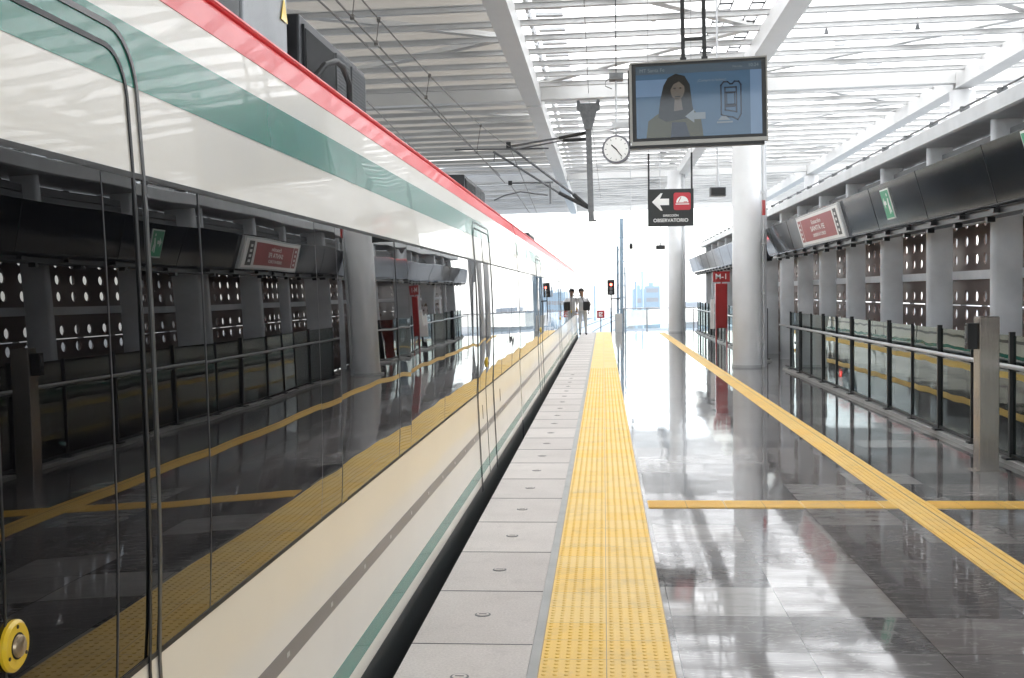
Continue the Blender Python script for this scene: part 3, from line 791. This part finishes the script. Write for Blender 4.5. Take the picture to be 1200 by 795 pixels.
mb = MB(); bx(mb, M4, -SW, SW, -SH, SH, -.003, 0); sb = mb.build('screen', 'screen_blue', e_)
def sc(mname, *polys, d=-.0036, name='screen_image'):
    mb = MB()
    for p in polys: poly_on(mb, M4, p, d)
    return mb.build(name, mname, sb)
sc('screen_bar', [(-SW, SH-.075), (SW, SH-.075), (SW, SH), (-SW, SH)])
sc('screen_light', [(SW-.10, -SH), (SW, -SH), (SW, SH-.075), (SW-.10, SH-.075)], d=-.0036)
sc('screen_light', [(-SW, .05), (-.27, .05), (-.27, .20), (-SW, .20)], d=-.0036)
def ell(cx, cz, rx, rz_, n=28): return [(cx+rx*math.cos(2*PI*k/n), cz+rz_*math.sin(2*PI*k/n)) for k in range(n)]
sc('screen_coat', [(-.47, -SH), (-.45, -.17), (-.38, -.12), (-.28, -.06), (-.14, -.05), (-.03, -.10), (.02, -.17), (.04, -SH)], d=-.0044)
sc('screen_hair', [(-.36, -.14), (-.34, .02), (-.31, .14), (-.27, .21), (-.20, .245), (-.12, .22), (-.075, .14), (-.06, .0), (-.04, -.13), (-.11, -.16), (-.29, -.18)], d=-.0052)
sc('screen_skin', ell(-.185, .105, .062, .095), [(-.21, .03), (-.155, .03), (-.14, -.08), (-.22, -.09)], d=-.006)
sc('screen_hair', [(-.25, .10), (-.24, .19), (-.18, .215), (-.12, .17), (-.125, .13), (-.17, .175), (-.22, .15)], ell(-.21, .115, .011, .006, 10), ell(-.16, .115, .011, .006, 10), [(-.215, .045), (-.155, .045), (-.165, .035), (-.205, .035)], d=-.0068)
sc('screen_dark', [(-.25, -SH), (-.24, -.19), (-.12, -.19), (-.08, -SH)], d=-.006)
def outline(pts, t):
    out = []
    n = len(pts); cx_ = sum(p[0] for p in pts)/n; cz_ = sum(p[1] for p in pts)/n
    for i in range(n):
        a, c = pts[i], pts[(i+1) % n]
        l = math.hypot(c[0]-a[0], c[1]-a[1]); ux, uz = (c[0]-a[0])/l*t/2, (c[1]-a[1])/l*t/2
        out.append([(a[0]-ux+uz, a[1]-uz-ux), (c[0]+ux+uz, c[1]+uz-ux), (c[0]+ux-uz, c[1]+uz+ux), (a[0]-ux-uz, a[1]-uz+ux)])
    return out
tk = [(.20, -.14), (.20, .12), (.225, .15), (.26, .15), (.28, .13), (.30, .13), (.32, .15), (.355, .15), (.375, .12), (.375, -.14), (.345, -.19), (.30, -.165), (.26, -.16)]
sc('screen_dark', *outline(tk, .012), d=-.0044); sc('screen_dark', *outline([(.235, -.10), (.235, .10), (.335, .10), (.335, -.12)], .012), *outline([(.25, -.05), (.25, .05), (.32, .05), (.32, -.05)], .008), [(.24, -.075), (.33, -.075), (.33, -.05), (.24, -.05)], [(.24, .05), (.33, .05), (.33, .062), (.24, .062)], d=-.0052)
sc('screen_text', [(.16, -.215), (.30, -.215), (.30, -.20), (.16, -.20)], [(.17, -.19), (.28, -.19), (.24, -.155), (.20, -.155)], [(-.12, -.14), (-.04, -.20), (-.04, -.17), (.06, -.17), (.06, -.11), (-.04, -.11), (-.04, -.08)], d=-.0072)
RX = Matrix.Rotation(PI/2, 4, 'X')
text('screen_text', 'MT Santa Fe', 'screen_text', M4 @ Matrix.Translation((-.41, -.0045, SH-.04)) @ RX, .045, sb)
text('screen_text', '10:24', 'screen_text', M4 @ Matrix.Translation((SW-.07, -.0045, SH-.034)) @ RX, .042, sb)
text('screen_text', 'Miércoles', 'screen_text', M4 @ Matrix.Translation((SW-.21, -.0045, SH-.04)) @ RX, .022, sb)
text('screen_text', '¡Compra tu boleto!', 'screen_text', M4 @ Matrix.Translation((.12, -.0045, SH-.15)) @ RX, .032, sb)
mb = MB()
for x in (-.13, .06): bx(mb, M4, x-.018, x+.018, H-.02, 3.4, .07, .11); bx(mb, M4, x-.028, x+.028, H+.01, H+.05, .06, .12)
for z in (H+.20, H+1.0, H+2.0): bx(mb, M4, -.13, .06, z, z+.03, .075, .105)
mb.build('hanging_bracket', 'black', e_)

# clock
cc = P(722, 175, 16.6); M4 = sm(cc, -.10)
e_ = empty('clock', tuple(cc), 'round white platform clock hanging from a thin rod left of the monitor', 'clock')
mb = MB(); mb.tube([M4 @ Vector((0, 0, 0)), M4 @ Vector((0, .10, 0))], .20, 48); cs = mb.build('case', 'clock_rim', e_, smooth=True)
mb = MB(); mb.tube([M4 @ Vector((0, -.004, 0)), M4 @ Vector((0, 0, 0))], .172, 48); mb.build('dial', 'sign_white', e_)
mb = MB()
for k in range(12):
    t = k*PI/6; c, s_ = math.sin(t), math.cos(t)
    mb.bar(M4 @ Vector((c*.135, -.006, s_*.135)), M4 @ Vector((c*.158, -.006, s_*.158)), .008, .003, up=(0, 1, 0))
mb.build('hour_mark', 'galvanised', e_)
for ang, l, w, nm in ((142, .135, .011, 'minute_hand'), (312, .09, .016, 'hour_hand')):
    t = math.radians(ang); c, s_ = math.sin(t), math.cos(t); mb = MB()
    mb.bar(M4 @ Vector((-c*.02, -.009, -s_*.02)), M4 @ Vector((c*l, -.009, s_*l)), w, .003, up=(0, 1, 0)); mb.build(nm, 'black', e_)
top = P(722, 93, 16.6).z
mb = MB(); mb.tube([M4 @ Vector((0, .05, .20)), M4 @ Vector((0, .05, top-cc.z))], .016, 10); bx(mb, M4, -.05, .05, .235, .25, 0, .1); bx(mb, M4, -.06, .22, .30, .38, .02, .08); mb.build('rod', 'grey_steel', e_)
cb_ = P(722, 90, 16.6)
e2 = empty('camera_box', tuple(cb_), 'small grey box with a looped cable on top of the clock rod', 'junction box')
mb = MB(); mb.box(cb_.x-.10, cb_.x+.10, 16.55, 16.75, cb_.z-.05, cb_.z+.05); mb.build('box_body', 'galvanised', e2, bevel=.01)
mb = MB(); mb.tube([(cb_.x-.09, 16.6, cb_.z-.02), (cb_.x-.15, 16.6, cb_.z-.07), (cb_.x-.15, 16.6, cb_.z-.13), (cb_.x-.06, 16.6, cb_.z-.17)], .006, 6); mb.tube([(cb_.x, 16.65, cb_.z+.05), (cb_.x, 16.65, 7.0)], .008, 6); mb.build('cable', 'dark_metal', e2)

# hanging direction sign
sc_ = P(786, 243.5, 18.5); M4 = sm(sc_, -.03)
e_ = empty('direction_sign', tuple(sc_), 'black hanging direction sign with white arrow and red square reading OBSERVATORIO', 'sign')
w, h = .355, .29
mb = MB(); bx(mb, M4, -w, w, -h, h, 0, .05); pn = mb.build('panel', 'sign_black', e_, bevel=.004)
mb = MB(); poly_on(mb, M4, [(-.29, .09), (-.155, .225), (-.125, .225), (-.165, .14), (-.025, .14), (-.025, .04), (-.165, .04), (-.125, -.045), (-.155, -.045)], -.001, .002); mb.build('arrow', 'sign_white', pn)
mb = MB(); r = .03; rp = []
for cx_, cz_, a0 in ((.31-r, .23-r, 0), (.045+r, .23-r, 90), (.045+r, -.04+r, 180), (.31-r, -.04+r, 270)):
    for k in range(5): t = math.radians(a0+k*22.5); rp.append((cx_+r*math.cos(t), cz_+r*math.sin(t)))
poly_on(mb, M4, rp, -.001, .002); mb.build('red_square', 'sign_red', pn)
mb = MB(); dp = [(.18+.095*math.cos(math.radians(k*15)), .075+.10*math.sin(math.radians(k*15))) for k in range(13)]; poly_on(mb, M4, dp, -.004, .002); poly_on(mb, M4, [(.075, .045), (.285, .045), (.285, .06), (.075, .06)], -.004, .002)
mb.build('dome_icon', 'sign_white', pn)
mb = MB(); poly_on(mb, M4, [(.11, .08), (.125, .08), (.165, .16), (.155, .165)], -.0065, .002); poly_on(mb, M4, [(.20, .08), (.255, .08), (.255, .09), (.20, .09)], -.0065, .002); mb.build('icon_slit', 'sign_red', pn)
text('lettering', 'DIRECCIÓN', 'sign_white', M4 @ Matrix.Translation((0, -.003, -.125)) @ RX, .045, pn, bold=.001)
text('lettering', 'OBSERVATORIO', 'sign_white', M4 @ Matrix.Translation((0, -.003, -.20)) @ RX, .074, pn, bold=.0015)
mb = MB()
for x in (-w+.015, w-.03): bx(mb, M4, x-.012, x+.016, h-.01, h+.56, .01, .04)
for x in (-w+.015, w-.03): bx(mb, M4, x, x+.004, h+.55, 7.0-sc_.z, .023, .027)
mb.build('hanger', 'black', e_)

# loudspeakers on rods
def speaker(px, py, Y, w, h, label, topz=6.9):
    c = P(px, py, Y); e_ = empty('loudspeaker', tuple(c), label, 'loudspeaker', 'loudspeakers hung on thin rods')
    mb = MB(); mb.box(c.x-w/2, c.x+w/2, Y-.08, Y+.1, c.z-h/2, c.z+h/2); mb.build('housing', 'galvanised', e_, bevel=.01)
    mb = MB(); mb.box(c.x-w/2+.02, c.x+w/2-.02, Y-.092, Y-.081, c.z-h/2+.02, c.z+h/2-.02); mb.build('grille', 'black', e_)
    mb = MB(); mb.tube([(c.x, Y, c.z+h/2), (c.x, Y, topz)], .018, 8); mb.tube([(c.x, Y, c.z+h/2), (c.x, Y, c.z+h/2+.10)], .04, 10); mb.build('rod', 'grey_steel', e_)
speaker(841, 225, 21, .28, .16, 'grey box loudspeaker on a rod between the monitor and the round column')
speaker(774, 290, 44, .34, .16, 'small dark loudspeaker on a rod below the direction sign')
speaker(739.5, 289, 46, .14, .20, 'tiny dark loudspeaker on a long rod left of the direction sign')

# ================================================================== CATENARY
YC = 30.8
e_ = empty('catenary_support', tuple(P(692, 190, YC)), 'grey steel drop post and hinged arms holding the overhead wires above the platform edge', 'catenary support')
pa = P(689.5, 148, YC); pb = P(693, 260, YC)
mb = MB(); mb.bar(pa, pb, .15, .15, up=(0, 1, 0)); mb.bar(pb-Vector((.05, 0, -.03)), pb+Vector((.14, 0, .03)), .22, .04); mb.build('drop_post', 'galvanised', e_)
hx, hz = pa.x, pa.z
mb = MB(); mb.prism([(-.09, -.1), (.09, -.1), (.22, .38), (.30, .42), (.30, .70), (.24, .70), (.2, .58), (-.2, .58), (-.24, .70), (-.30, .70), (-.30, .42), (-.22, .38)], YC-.12, YC+.12, lambda a, b2, c: (hx+a, c, hz+b2)); mb.build('head_bracket', 'galvanised', e_)
mb = MB(); mb.tube([(hx-.27, YC, hz+.6), (hx-.27, YC, 7.0)], .012, 6); mb.tube([(hx+.27, YC, hz+.6), (hx+.27, YC, 7.0)], .012, 6); mb.build('hanger_rod', 'dark_metal', e_)
def tb(pts, r, m, name, n=8):
    mb = MB(); mb.tube(pts, r, n); return mb.build(name, m, e_, smooth=True)
A = P(597, 172, YC); B = P(690, 244, YC)
tb([P(690, 155, YC), P(655, 162, YC)], .045, 'rubber', 'insulator'); tb([P(655, 162, YC), A], .028, 'galvanised', 'top_arm')
tb([P(689, 163, YC), P(660, 165, YC)], .045, 'rubber', 'insulator'); tb([P(660, 165, YC), P(600, 176, YC)], .02, 'galvanised', 'top_arm')
tb([A, P(672, 228, YC)], .035, 'galvanised', 'strut_arm'); tb([P(672, 228, YC), B], .055, 'rubber', 'insulator')
tb([P(578, 178, YC), P(655, 226, YC)], .03, 'galvanised', 'strut_arm'); tb([P(655, 226, YC), P(688, 243, YC)], .05, 'rubber', 'insulator')
tb([P(533, 176, YC+.1), P(643, 174, YC+.1)], .022, 'galvanised', 'steady_tube')
tb([P(597, 215, YC), P(648, 214, YC)], .022, 'galvanised', 'steady_tube'); tb([P(645, 214, YC), P(645, 239, YC)], .03, 'galvanised', 'drop_arm')
tb([P(580, 178, YC), P(579, 190, YC)], .02, 'galvanised', 'clamp'); 
tb([P(579, 235, YC), P(592, 229, YC), P(610, 225, YC), P(642, 229, YC)], .018, 'galvanised', 'registration_arm')
mb = MB(); c = P(596, 171, YC); mb.box(c.x-.06, c.x+.06, YC-.05, YC+.05, c.z-.07, c.z+.09); c = P(598, 215, YC); mb.box(c.x-.05, c.x+.05, YC-.05, YC+.05, c.z-.05, c.z+.06); mb.build('clamp', 'dark_metal', e_)
def wire(pts, r, label, droppers=None):
    o = MB().tube(pts, r, 6).build('overhead_wire', 'wire'); tag(o, label, 'overhead wire', 'overhead wires')
    return o
def para(p, q, sag, n=14):
    return [p.lerp(q, i/n)-Vector((0, 0, sag*4*(i/n)*(1-i/n))) for i in range(n+1)]
mess = para(Vector((-2.35, -16, 5.6)), A, .95)
wire(mess, .009, 'upper overhead messenger wire ending at the tip of the hinged arm')
cw1 = [Vector((-2.42, -16, 4.42)), P(597, 215, YC)]
c0 = P(433, 40, 12); 
cwA = [P(400, 7, 10.9)+(P(400, 7, 10.9)-P(590, 213, YC))*1.0, P(400, 7, 10.9), P(592, 215, YC)]
cwB = [P(400, 25, 10.9)+(P(400, 25, 10.9)-P(580, 190, YC))*1.0, P(400, 25, 10.9), P(586, 206, YC)]
wire(cwA, .010, 'contact wire above the near track, upper of the close pair')
wire(cwB, .010, 'contact wire above the near track, lower of the close pair')
wire([P(430, 119, 20), P(478, 167, 29), P(556, 246, 56)], .011, 'overhead wire of the farther track just above the red roof edge')
wire([A, P(650, 300, 70), P(690, 338, 160)], .010, 'overhead wire running out past the roof to the horizon')
wire([P(597, 215, YC), P(655, 300, 70), P(693, 340, 160)], .010, 'lower overhead wire running out past the roof')
wire([P(683, -30, 19), P(690, 116, YC), P(704, 232, 60)], .007, 'thin vertical looking guy wire passing in front of the drop post')
dm = MB()
for px in (416, 448, 505, 566):
    # droppers link messenger and contact wires
    t = (px-400)/(592-400)
    best = None
    for Yd in [9.9+.25*i for i in range(84)]:
        f_ = Yd
        def at(pl, Y):
            for a, c in zip(pl, pl[1:]):
                if a.y <= Y <= c.y: return a.lerp(c, (Y-a.y)/(c.y-a.y))
        m1 = at(mess, Yd); m2 = at(cwA, Yd)
        if m1 is None or m2 is None: continue
        sx_ = 707+F*m1.x/Yd
        if best is None or abs(sx_-px) < best[0]: best = (abs(sx_-px), m1, m2)
    if best: dm.tube([best[1], best[2]], .006, 5); dm.box(best[1].x-.02, best[1].x+.02, best[1].y-.02, best[1].y+.02, best[1].z-.03, best[1].z+.02); dm.box(best[2].x-.02, best[2].x+.02, best[2].y-.02, best[2].y+.02, best[2].z-.02, best[2].z+.03)
tag(dm.build('dropper_wire', 'wire'), 'short vertical dropper wires clamped between the two overhead wires', 'dropper wire')

# ================================================================== FAR END OF THE PLATFORM
e_ = empty('end_railing', (1.9, PE, 0), 'glass railing with a thin top rail closing the far end of the platform', 'railing')
mb = MB(); mb.tube([(.80, PE-.1, 1.0), (3.9, PE-.1, 1.0)], .022, 8); mb.build('handrail', 'handrail', e_)
for k in range(4):
    x = .85+k*.98
    mb = MB(); mb.box(x-.02, x+.02, PE-.12, PE-.08, 0, 1.0); mb.build('post', 'galvanised', e_)
    if k < 3: mb = MB(); mb.box(x+.03, x+.95, PE-.105, PE-.095, .08, .95); mb.build('glass_panel', 'clear_glass', e_)
# mast, signal
e_ = empty('signal_mast', (P(728, 300, 51.5).x, 51.5, -1), 'tall blue grey mast at the far end of the platform', 'mast')
x = P(728, 300, 51.5).x; zt = P(728, 256, 51.5).z
mb = MB(); mb.bar((x, 51.5, -1.2), (x+.02, 51.5, zt), .16, .16); mb.bar((x-.17, 51.7, -1.2), (x-.15, 51.7, zt-1.2), .10, .1); mb.bar((x+.16, 51.7, -1.2), (x+.16, 51.7, zt-2.1), .07, .07); mb.build('mast_pole', 'mast_blue', e_)
mb = MB()
for k in range(8): z = .4+k*.52; mb.box(x-.2, x+.2, 51.48, 51.72, z, z+.04)
mb.build('ladder_rung', 'mast_blue', e_)
mb = MB(); mb.box(x-.30, x+.02, 51.2, 51.5, -.8, .75); mb.build('cabinet', 'concrete', e_)
sp_ = P(716, 337, 51.2)
e_ = empty('railway_signal', tuple(sp_), 'black railway signal with a lit red lamp beside the far mast', 'signal')
mb = MB(); mb.box(sp_.x-.16, sp_.x+.16, 51.1, 51.3, sp_.z-.33, sp_.z+.33); mb.build('housing', 'black', e_, bevel=.01)
mb = MB(); mb.disc((sp_.x, 51.09, sp_.z+.12), .055, .012, 'Y', 20); mb.build('red_lamp', 'signal_red', e_)
mb = MB(); mb.disc((sp_.x, 51.09, sp_.z-.06), .07, .012, 'Y', 20); mb.disc((sp_.x, 51.09, sp_.z-.22), .07, .012, 'Y', 20); mb.build('dark_lamp', 'louver', e_)
mb = MB(); mb.bar((sp_.x, 51.25, sp_.z-.33), (sp_.x, 51.25, -1.2), .06); mb.bar((sp_.x, 51.35, sp_.z-.5), (x, 51.5, sp_.z-.5), .06); mb.build('signal_post', 'dark_metal', e_)
# small red board
q = P(704, 368.5, 62)
e_ = empty('stop_board', (q.x, 62, -1), 'small square red board with a white mark on a post beside the track', 'sign')
mb = MB(); mb.box(q.x-.2, q.x+.2, 61.96, 62, q.z-.2, q.z+.2); mb.build('board', 'red_box', e_)
mb = MB(); mb.box(q.x-.10, q.x+.10, 61.95, 61.958, q.z-.11, q.z-.07); mb.box(q.x-.10, q.x+.10, 61.95, 61.958, q.z+.07, q.z+.11); mb.box(q.x-.1, q.x-.06, 61.95, 61.958, q.z-.07, q.z+.07); mb.bar((q.x-.05, 61.955, q.z-.05), (q.x+.08, 61.955, q.z+.06), .03, .006, up=(0, 1, 0)); mb.build('mark', 'sign_white', e_)
mb = MB(); mb.bar((q.x, 62.05, q.z-.2), (q.x, 62.05, -1.2), .05); mb.build('post', 'dark_metal', e_)
# viaduct track curving away
def curve_x(Y): return -2.45 + (max(0, Y-52)/70)**1.6*3.1
vb = MB(); v = []; f = []; n = 30
for i in range(n+1):
    Y = 60+i*4; cx_ = curve_x(Y); v += [(cx_-2.3, Y, -1.15), (cx_+2.2, Y, -1.15), (cx_-2.3, Y, -1.7), (cx_+2.2, Y, -1.7)]
for i in range(n): a = 4*i; c = a+4; f += [(a, a+1, c+1, c), (a+2, c+2, c+3, a+3), (a, c, c+2, a+2), (a+1, a+3, c+3, c+1)]
vb.quadset(v, f); struct(vb.build('viaduct_deck', 'blue_slab'))
for s_ in (-.72, .72):
    struct(MB().tube([(curve_x(58+i*4)+s_, 58+i*4, -1.08) for i in range(31)], .06, 6).build('rail', 'rail_steel'))
# curved white parapet to the right of the mast
pb_ = MB(); v = []; n = 24
for i in range(n+1):
    t = i/n; X = .9+9*t; Y = 66+14*math.sin(t*PI/2.2)
    for dx, z in ((0, -.25), (0, .62), (.25, .62), (.25, -.25)): v.append((X, Y+dx, z))
f = [(4*i+j, 4*i+(j+1) % 4, 4*i+4+(j+1) % 4, 4*i+4+j) for i in range(n) for j in range(4)] + [(3, 2, 1, 0), (4*n, 4*n+1, 4*n+2, 4*n+3)]
pb_.quadset(v, f); o = pb_.build('parapet_wall', 'concrete'); tag(o, 'curved white concrete parapet beyond the end of the platform', 'parapet')
struct(MB().box(.5, 14, 50.05, 64, -1.6, -.30).build('lower_walkway', 'blue_slab'))
for px, pyt, Y in ((745, 330, 92), (752.5, 318, 96), (697, 335, 120)):
    c = P(px, pyt, Y); mb = MB(); mb.tube([(c.x, Y, -10), (c.x, Y, c.z)], .09 if px > 700 else .12, 8); mb.box(c.x-.5, c.x+.05, Y-.1, Y+.1, c.z-.06, c.z)
    o = mb.build('lamp_post', 'mast_blue')
    tag(o, {745: 'shorter thin lamp post right of the mast, left of its taller neighbour', 752.5: 'tallest thin lamp post against the hazy buildings', 697: 'thin pole rising above the curving track'}[px], 'lamp post')
# city beyond
def building(name, x0, x1, y0, y1, z1, m, label, wn=6):
    e_ = empty(name, ((x0+x1)/2, y0, -10), label, 'building', 'hazy buildings beyond the station')
    mb = MB(); mb.box(x0, x1, y0, y1, -10, z1); mb.box(x0+.3*(x1-x0), x0+.6*(x1-x0), y0+2, y1-2, z1, z1+1.2); mb.build('wall', m, e_)
    mb = MB(); z = -7.5
    while z < z1-1.2: mb.box(x0+.6, x1-.6, y0-.08, y0, z, z+1.3); z += 3.0
    mb.build('window_band', 'screen_dark' if 0 else 'louver', e_)
building('office_building', 8.6, 12.6, 350, 380, 2.6, 'far_blue', 'pale blue office block right of the mast')
building('office_building', 13.2, 18.2, 380, 400, 3.6, 'far_blue', 'wider pale blue office block behind the two thin lamp posts')
building('low_building', 19.5, 33, 330, 350, -2.5, 'far_wall', 'low pale building left of the far round column')
building('low_building', 2, 8, 300, 320, -4.5, 'far_wall', 'low pale building behind the signal')
random.seed(11)
for k in range(9):
    x = -70+k*9+random.uniform(-2, 2); building('apartment_block', x, x+7, 300+random.uniform(0, 90), 420, random.uniform(-6, 0), 'far_wall', f'pale low block of the distant city, seen behind the train\'s far end', 3)
# ================================================================== PERSON
def person():
    x0, y0 = -.82, 46.5; h = 1.84
    J = {'pel': (0, 0, .95), 'ch': (0, .0, 1.28), 'nk': (-.02, -.01, 1.50), 'hd': (-.04, -.03, 1.60), 'ht': (-.05, -.03, 1.74),
         'hl': (-.09, 0, .90), 'kl': (-.10, -.05, .50), 'al': (-.10, .02, .09), 'tl': (-.11, -.13, .04),
         'hr': (.09, 0, .90), 'kr': (.11, -.03, .50), 'ar': (.12, .03, .09), 'tr': (.14, -.12, .04),
         'sl': (-.18, 0, 1.42), 'el': (-.24, .04, 1.14), 'wl': (-.20, -.10, .93), 'fl': (-.19, -.14, .86),
         'sr': (.18, 0, 1.42), 'er': (.26, .02, 1.14), 'wr': (.24, -.12, .96), 'fr': (.23, -.17, .90)}
    R = {'pel': .15, 'ch': .17, 'nk': .055, 'hd': .09, 'ht': .085, 'hl': .10, 'kl': .065, 'al': .045, 'tl': .04, 'hr': .10, 'kr': .065, 'ar': .045, 'tr': .04,
         'sl': .065, 'el': .045, 'wl': .03, 'fl': .032, 'sr': .065, 'er': .045, 'wr': .03, 'fr': .032}
    E = [('pel', 'ch'), ('ch', 'nk'), ('nk', 'hd'), ('hd', 'ht'), ('pel', 'hl'), ('hl', 'kl'), ('kl', 'al'), ('al', 'tl'), ('pel', 'hr'), ('hr', 'kr'), ('kr', 'ar'), ('ar', 'tr'),
         ('ch', 'sl'), ('sl', 'el'), ('el', 'wl'), ('wl', 'fl'), ('ch', 'sr'), ('sr', 'er'), ('er', 'wr'), ('wr', 'fr')]
    ks = list(J); s_ = h/1.78
    me = bpy.data.meshes.new('person'); me.from_pydata([tuple(c*s_ for c in J[k]) for k in ks], [(ks.index(a), ks.index(b2)) for a, b2 in E], [])
    o = bpy.data.objects.new('person', me); COL.objects.link(o)
    sk = o.modifiers.new('skin', 'SKIN'); lay = me.skin_vertices[0] if me.skin_vertices else None
    if lay is None:
        bpy.context.view_layer.objects.active = o; 
    for i, k in enumerate(ks):
        d_ = me.skin_vertices[0].data[i]; r = R[k]*s_; d_.radius = (r*1.0, r*(.75 if k in ('pel', 'ch') else 1)); d_.use_root = (k == 'pel')
    ss = o.modifiers.new('sub', 'SUBSURF'); ss.levels = ss.render_levels = 2
    dg = bpy.context.evaluated_depsgraph_get(); m2 = bpy.data.meshes.new_from_object(o.evaluated_get(dg))
    o.modifiers.clear(); o.data = m2
    m2.materials.clear()
    for mm in ('skin', 'shirt', 'trousers', 'black'): m2.materials.append(MATS[mm])
    for p in m2.polygons:
        z = p.center.z/s_; ax = abs(p.center.x/s_); p.use_smooth = True
        p.material_index = 0 if (z > 1.47 and ax < .13) or (z < 1.02 and ax > .17 and z > .8) else (1 if z > .93 else (2 if z > .10 else 3))
    o.location = (x0, y0, 0)
    tag(o, 'person in a white shirt with dark hair standing at the far end of the train', 'person')
    # hair: cap on the head
    import bmesh
    bm = bmesh.new(); bmesh.ops.create_uvsphere(bm, u_segments=16, v_segments=10, radius=.112*s_)
    bmesh.ops.delete(bm, geom=[v for v in bm.verts if v.co.z < -.03*s_ and v.co.y < .02], context='VERTS')
    hm = bpy.data.meshes.new('hair'); bm.to_mesh(hm); bm.free(); hm.materials.append(MATS['hair'])
    ho = bpy.data.objects.new('hair', hm); COL.objects.link(ho); ho.parent = o; ho.location = (-.048*s_, -.015*s_, 1.695*s_)
    sd = ho.modifiers.new('t', 'SOLIDIFY'); sd.thickness = .012
    fm = MB()
    for dx in (-.035, .035): fm.tube([((-.047+dx)*s_, -.112*s_, 1.665*s_), ((-.047+dx)*s_, -.120*s_, 1.665*s_)], .011, 8)
    fm.build('eyes', 'hair', o); fm = MB(); fm.tube([(-.047*s_, -.11*s_, 1.655*s_), (-.047*s_, -.135*s_, 1.63*s_)], [.008, .014], 8); fm.build('nose', 'skin', o)
    for k in ('l', 'r'):
        w_ = Vector(J['f'+k])*s_; fb = MB()
        for q_ in range(5):
            a = w_+Vector(((q_-2)*.014, -.0, -.02)); fb.tube([a, a+Vector((.002, -.012, -.035-.008*(2-abs(q_-2)))), a+Vector((.0, -.03, -.055-.01*(2-abs(q_-2))))], [.009, .008, .006], 6)
        fb.build('fingers', 'skin', o)
    e_ = empty('shoulder_bag', (x0+.14, y0-.20, 1.0), 'black bag carried at the hip of the person in white', 'bag')
    mb = MB(); mb.box(x0+.02, x0+.30, y0-.36, y0-.20, .98, 1.34); mb.build('bag_body', 'bag', e_, bevel=.04)
    mb = MB(); mb.tube([(x0+.05, y0-.25, 1.3), (x0-.02, y0-.19, 1.5), (x0-.12, y0-.02, 1.585), (x0-.15, y0+.14, 1.45), (x0+.1, y0+.2, 1.2), (x0+.3, y0-.1, 1.15), (x0+.33, y0-.22, 1.28)], .014, 6); mb.build('strap', 'bag', e_)
person()

m, nt, b = nodes('haze'); nt.nodes.remove(b)
pv = N(nt, 'ShaderNodeVolumePrincipled'); pv.inputs['Color'].default_value = (.86, .92, 1, 1); pv.inputs['Density'].default_value = .0005; pv.inputs['Anisotropy'].default_value = .3
nt.links.new(pv.outputs[0], nt.nodes['Material Output'].inputs['Volume'])
hz = MB().box(-950, 950, -110, 950, -11.5, 14).build('haze', 'haze'); hz['kind'] = 'stuff'
# ================================================================== LIGHT
w = bpy.data.worlds.new('World'); S.world = w; w.use_nodes = True; nt = w.node_tree; L = nt.links
bg = nt.nodes['Background']; sky = N(nt, 'ShaderNodeTexSky', sky_type='NISHITA'); sky.sun_disc = False
ELEV = math.radians(58); AZ = math.radians(70)    # azimuth from +Y towards +X
sky.sun_elevation = ELEV; sky.sun_rotation = AZ; sky.dust_density = .8; sky.air_density = 1.0; sky.ozone_density = 1
hs = N(nt, 'ShaderNodeHueSaturation', Saturation=.40, Value=1.0); L.new(sky.outputs[0], hs.inputs['Color'])
L.new(hs.outputs[0], bg.inputs[0]); bg.inputs[1].default_value = .115
sd = bpy.data.lights.new('sun', 'SUN'); sd.energy = 4.5; sd.angle = math.radians(.6); sd.color = (1, .96, .90)
so = bpy.data.objects.new('sun', sd); COL.objects.link(so)
dirv = Vector((math.sin(AZ)*math.cos(ELEV), math.cos(AZ)*math.cos(ELEV), math.sin(ELEV)))
so.rotation_euler = dirv.to_track_quat('Z', 'Y').to_euler()

vs = S.view_settings; vs.view_transform = 'Standard'; vs.look = 'None'; vs.gamma = 1; vs.use_curve_mapping = False
vs.exposure = 2.5
S.render.engine = 'CYCLES'
S.cycles.use_denoising = True
S.cycles.max_bounces = 10; S.cycles.diffuse_bounces = 5; S.cycles.glossy_bounces = 5; S.cycles.transparent_max_bounces = 16; S.cycles.transmission_bounces = 4
S.cycles.sample_clamp_indirect = 8; S.cycles.blur_glossy = .5
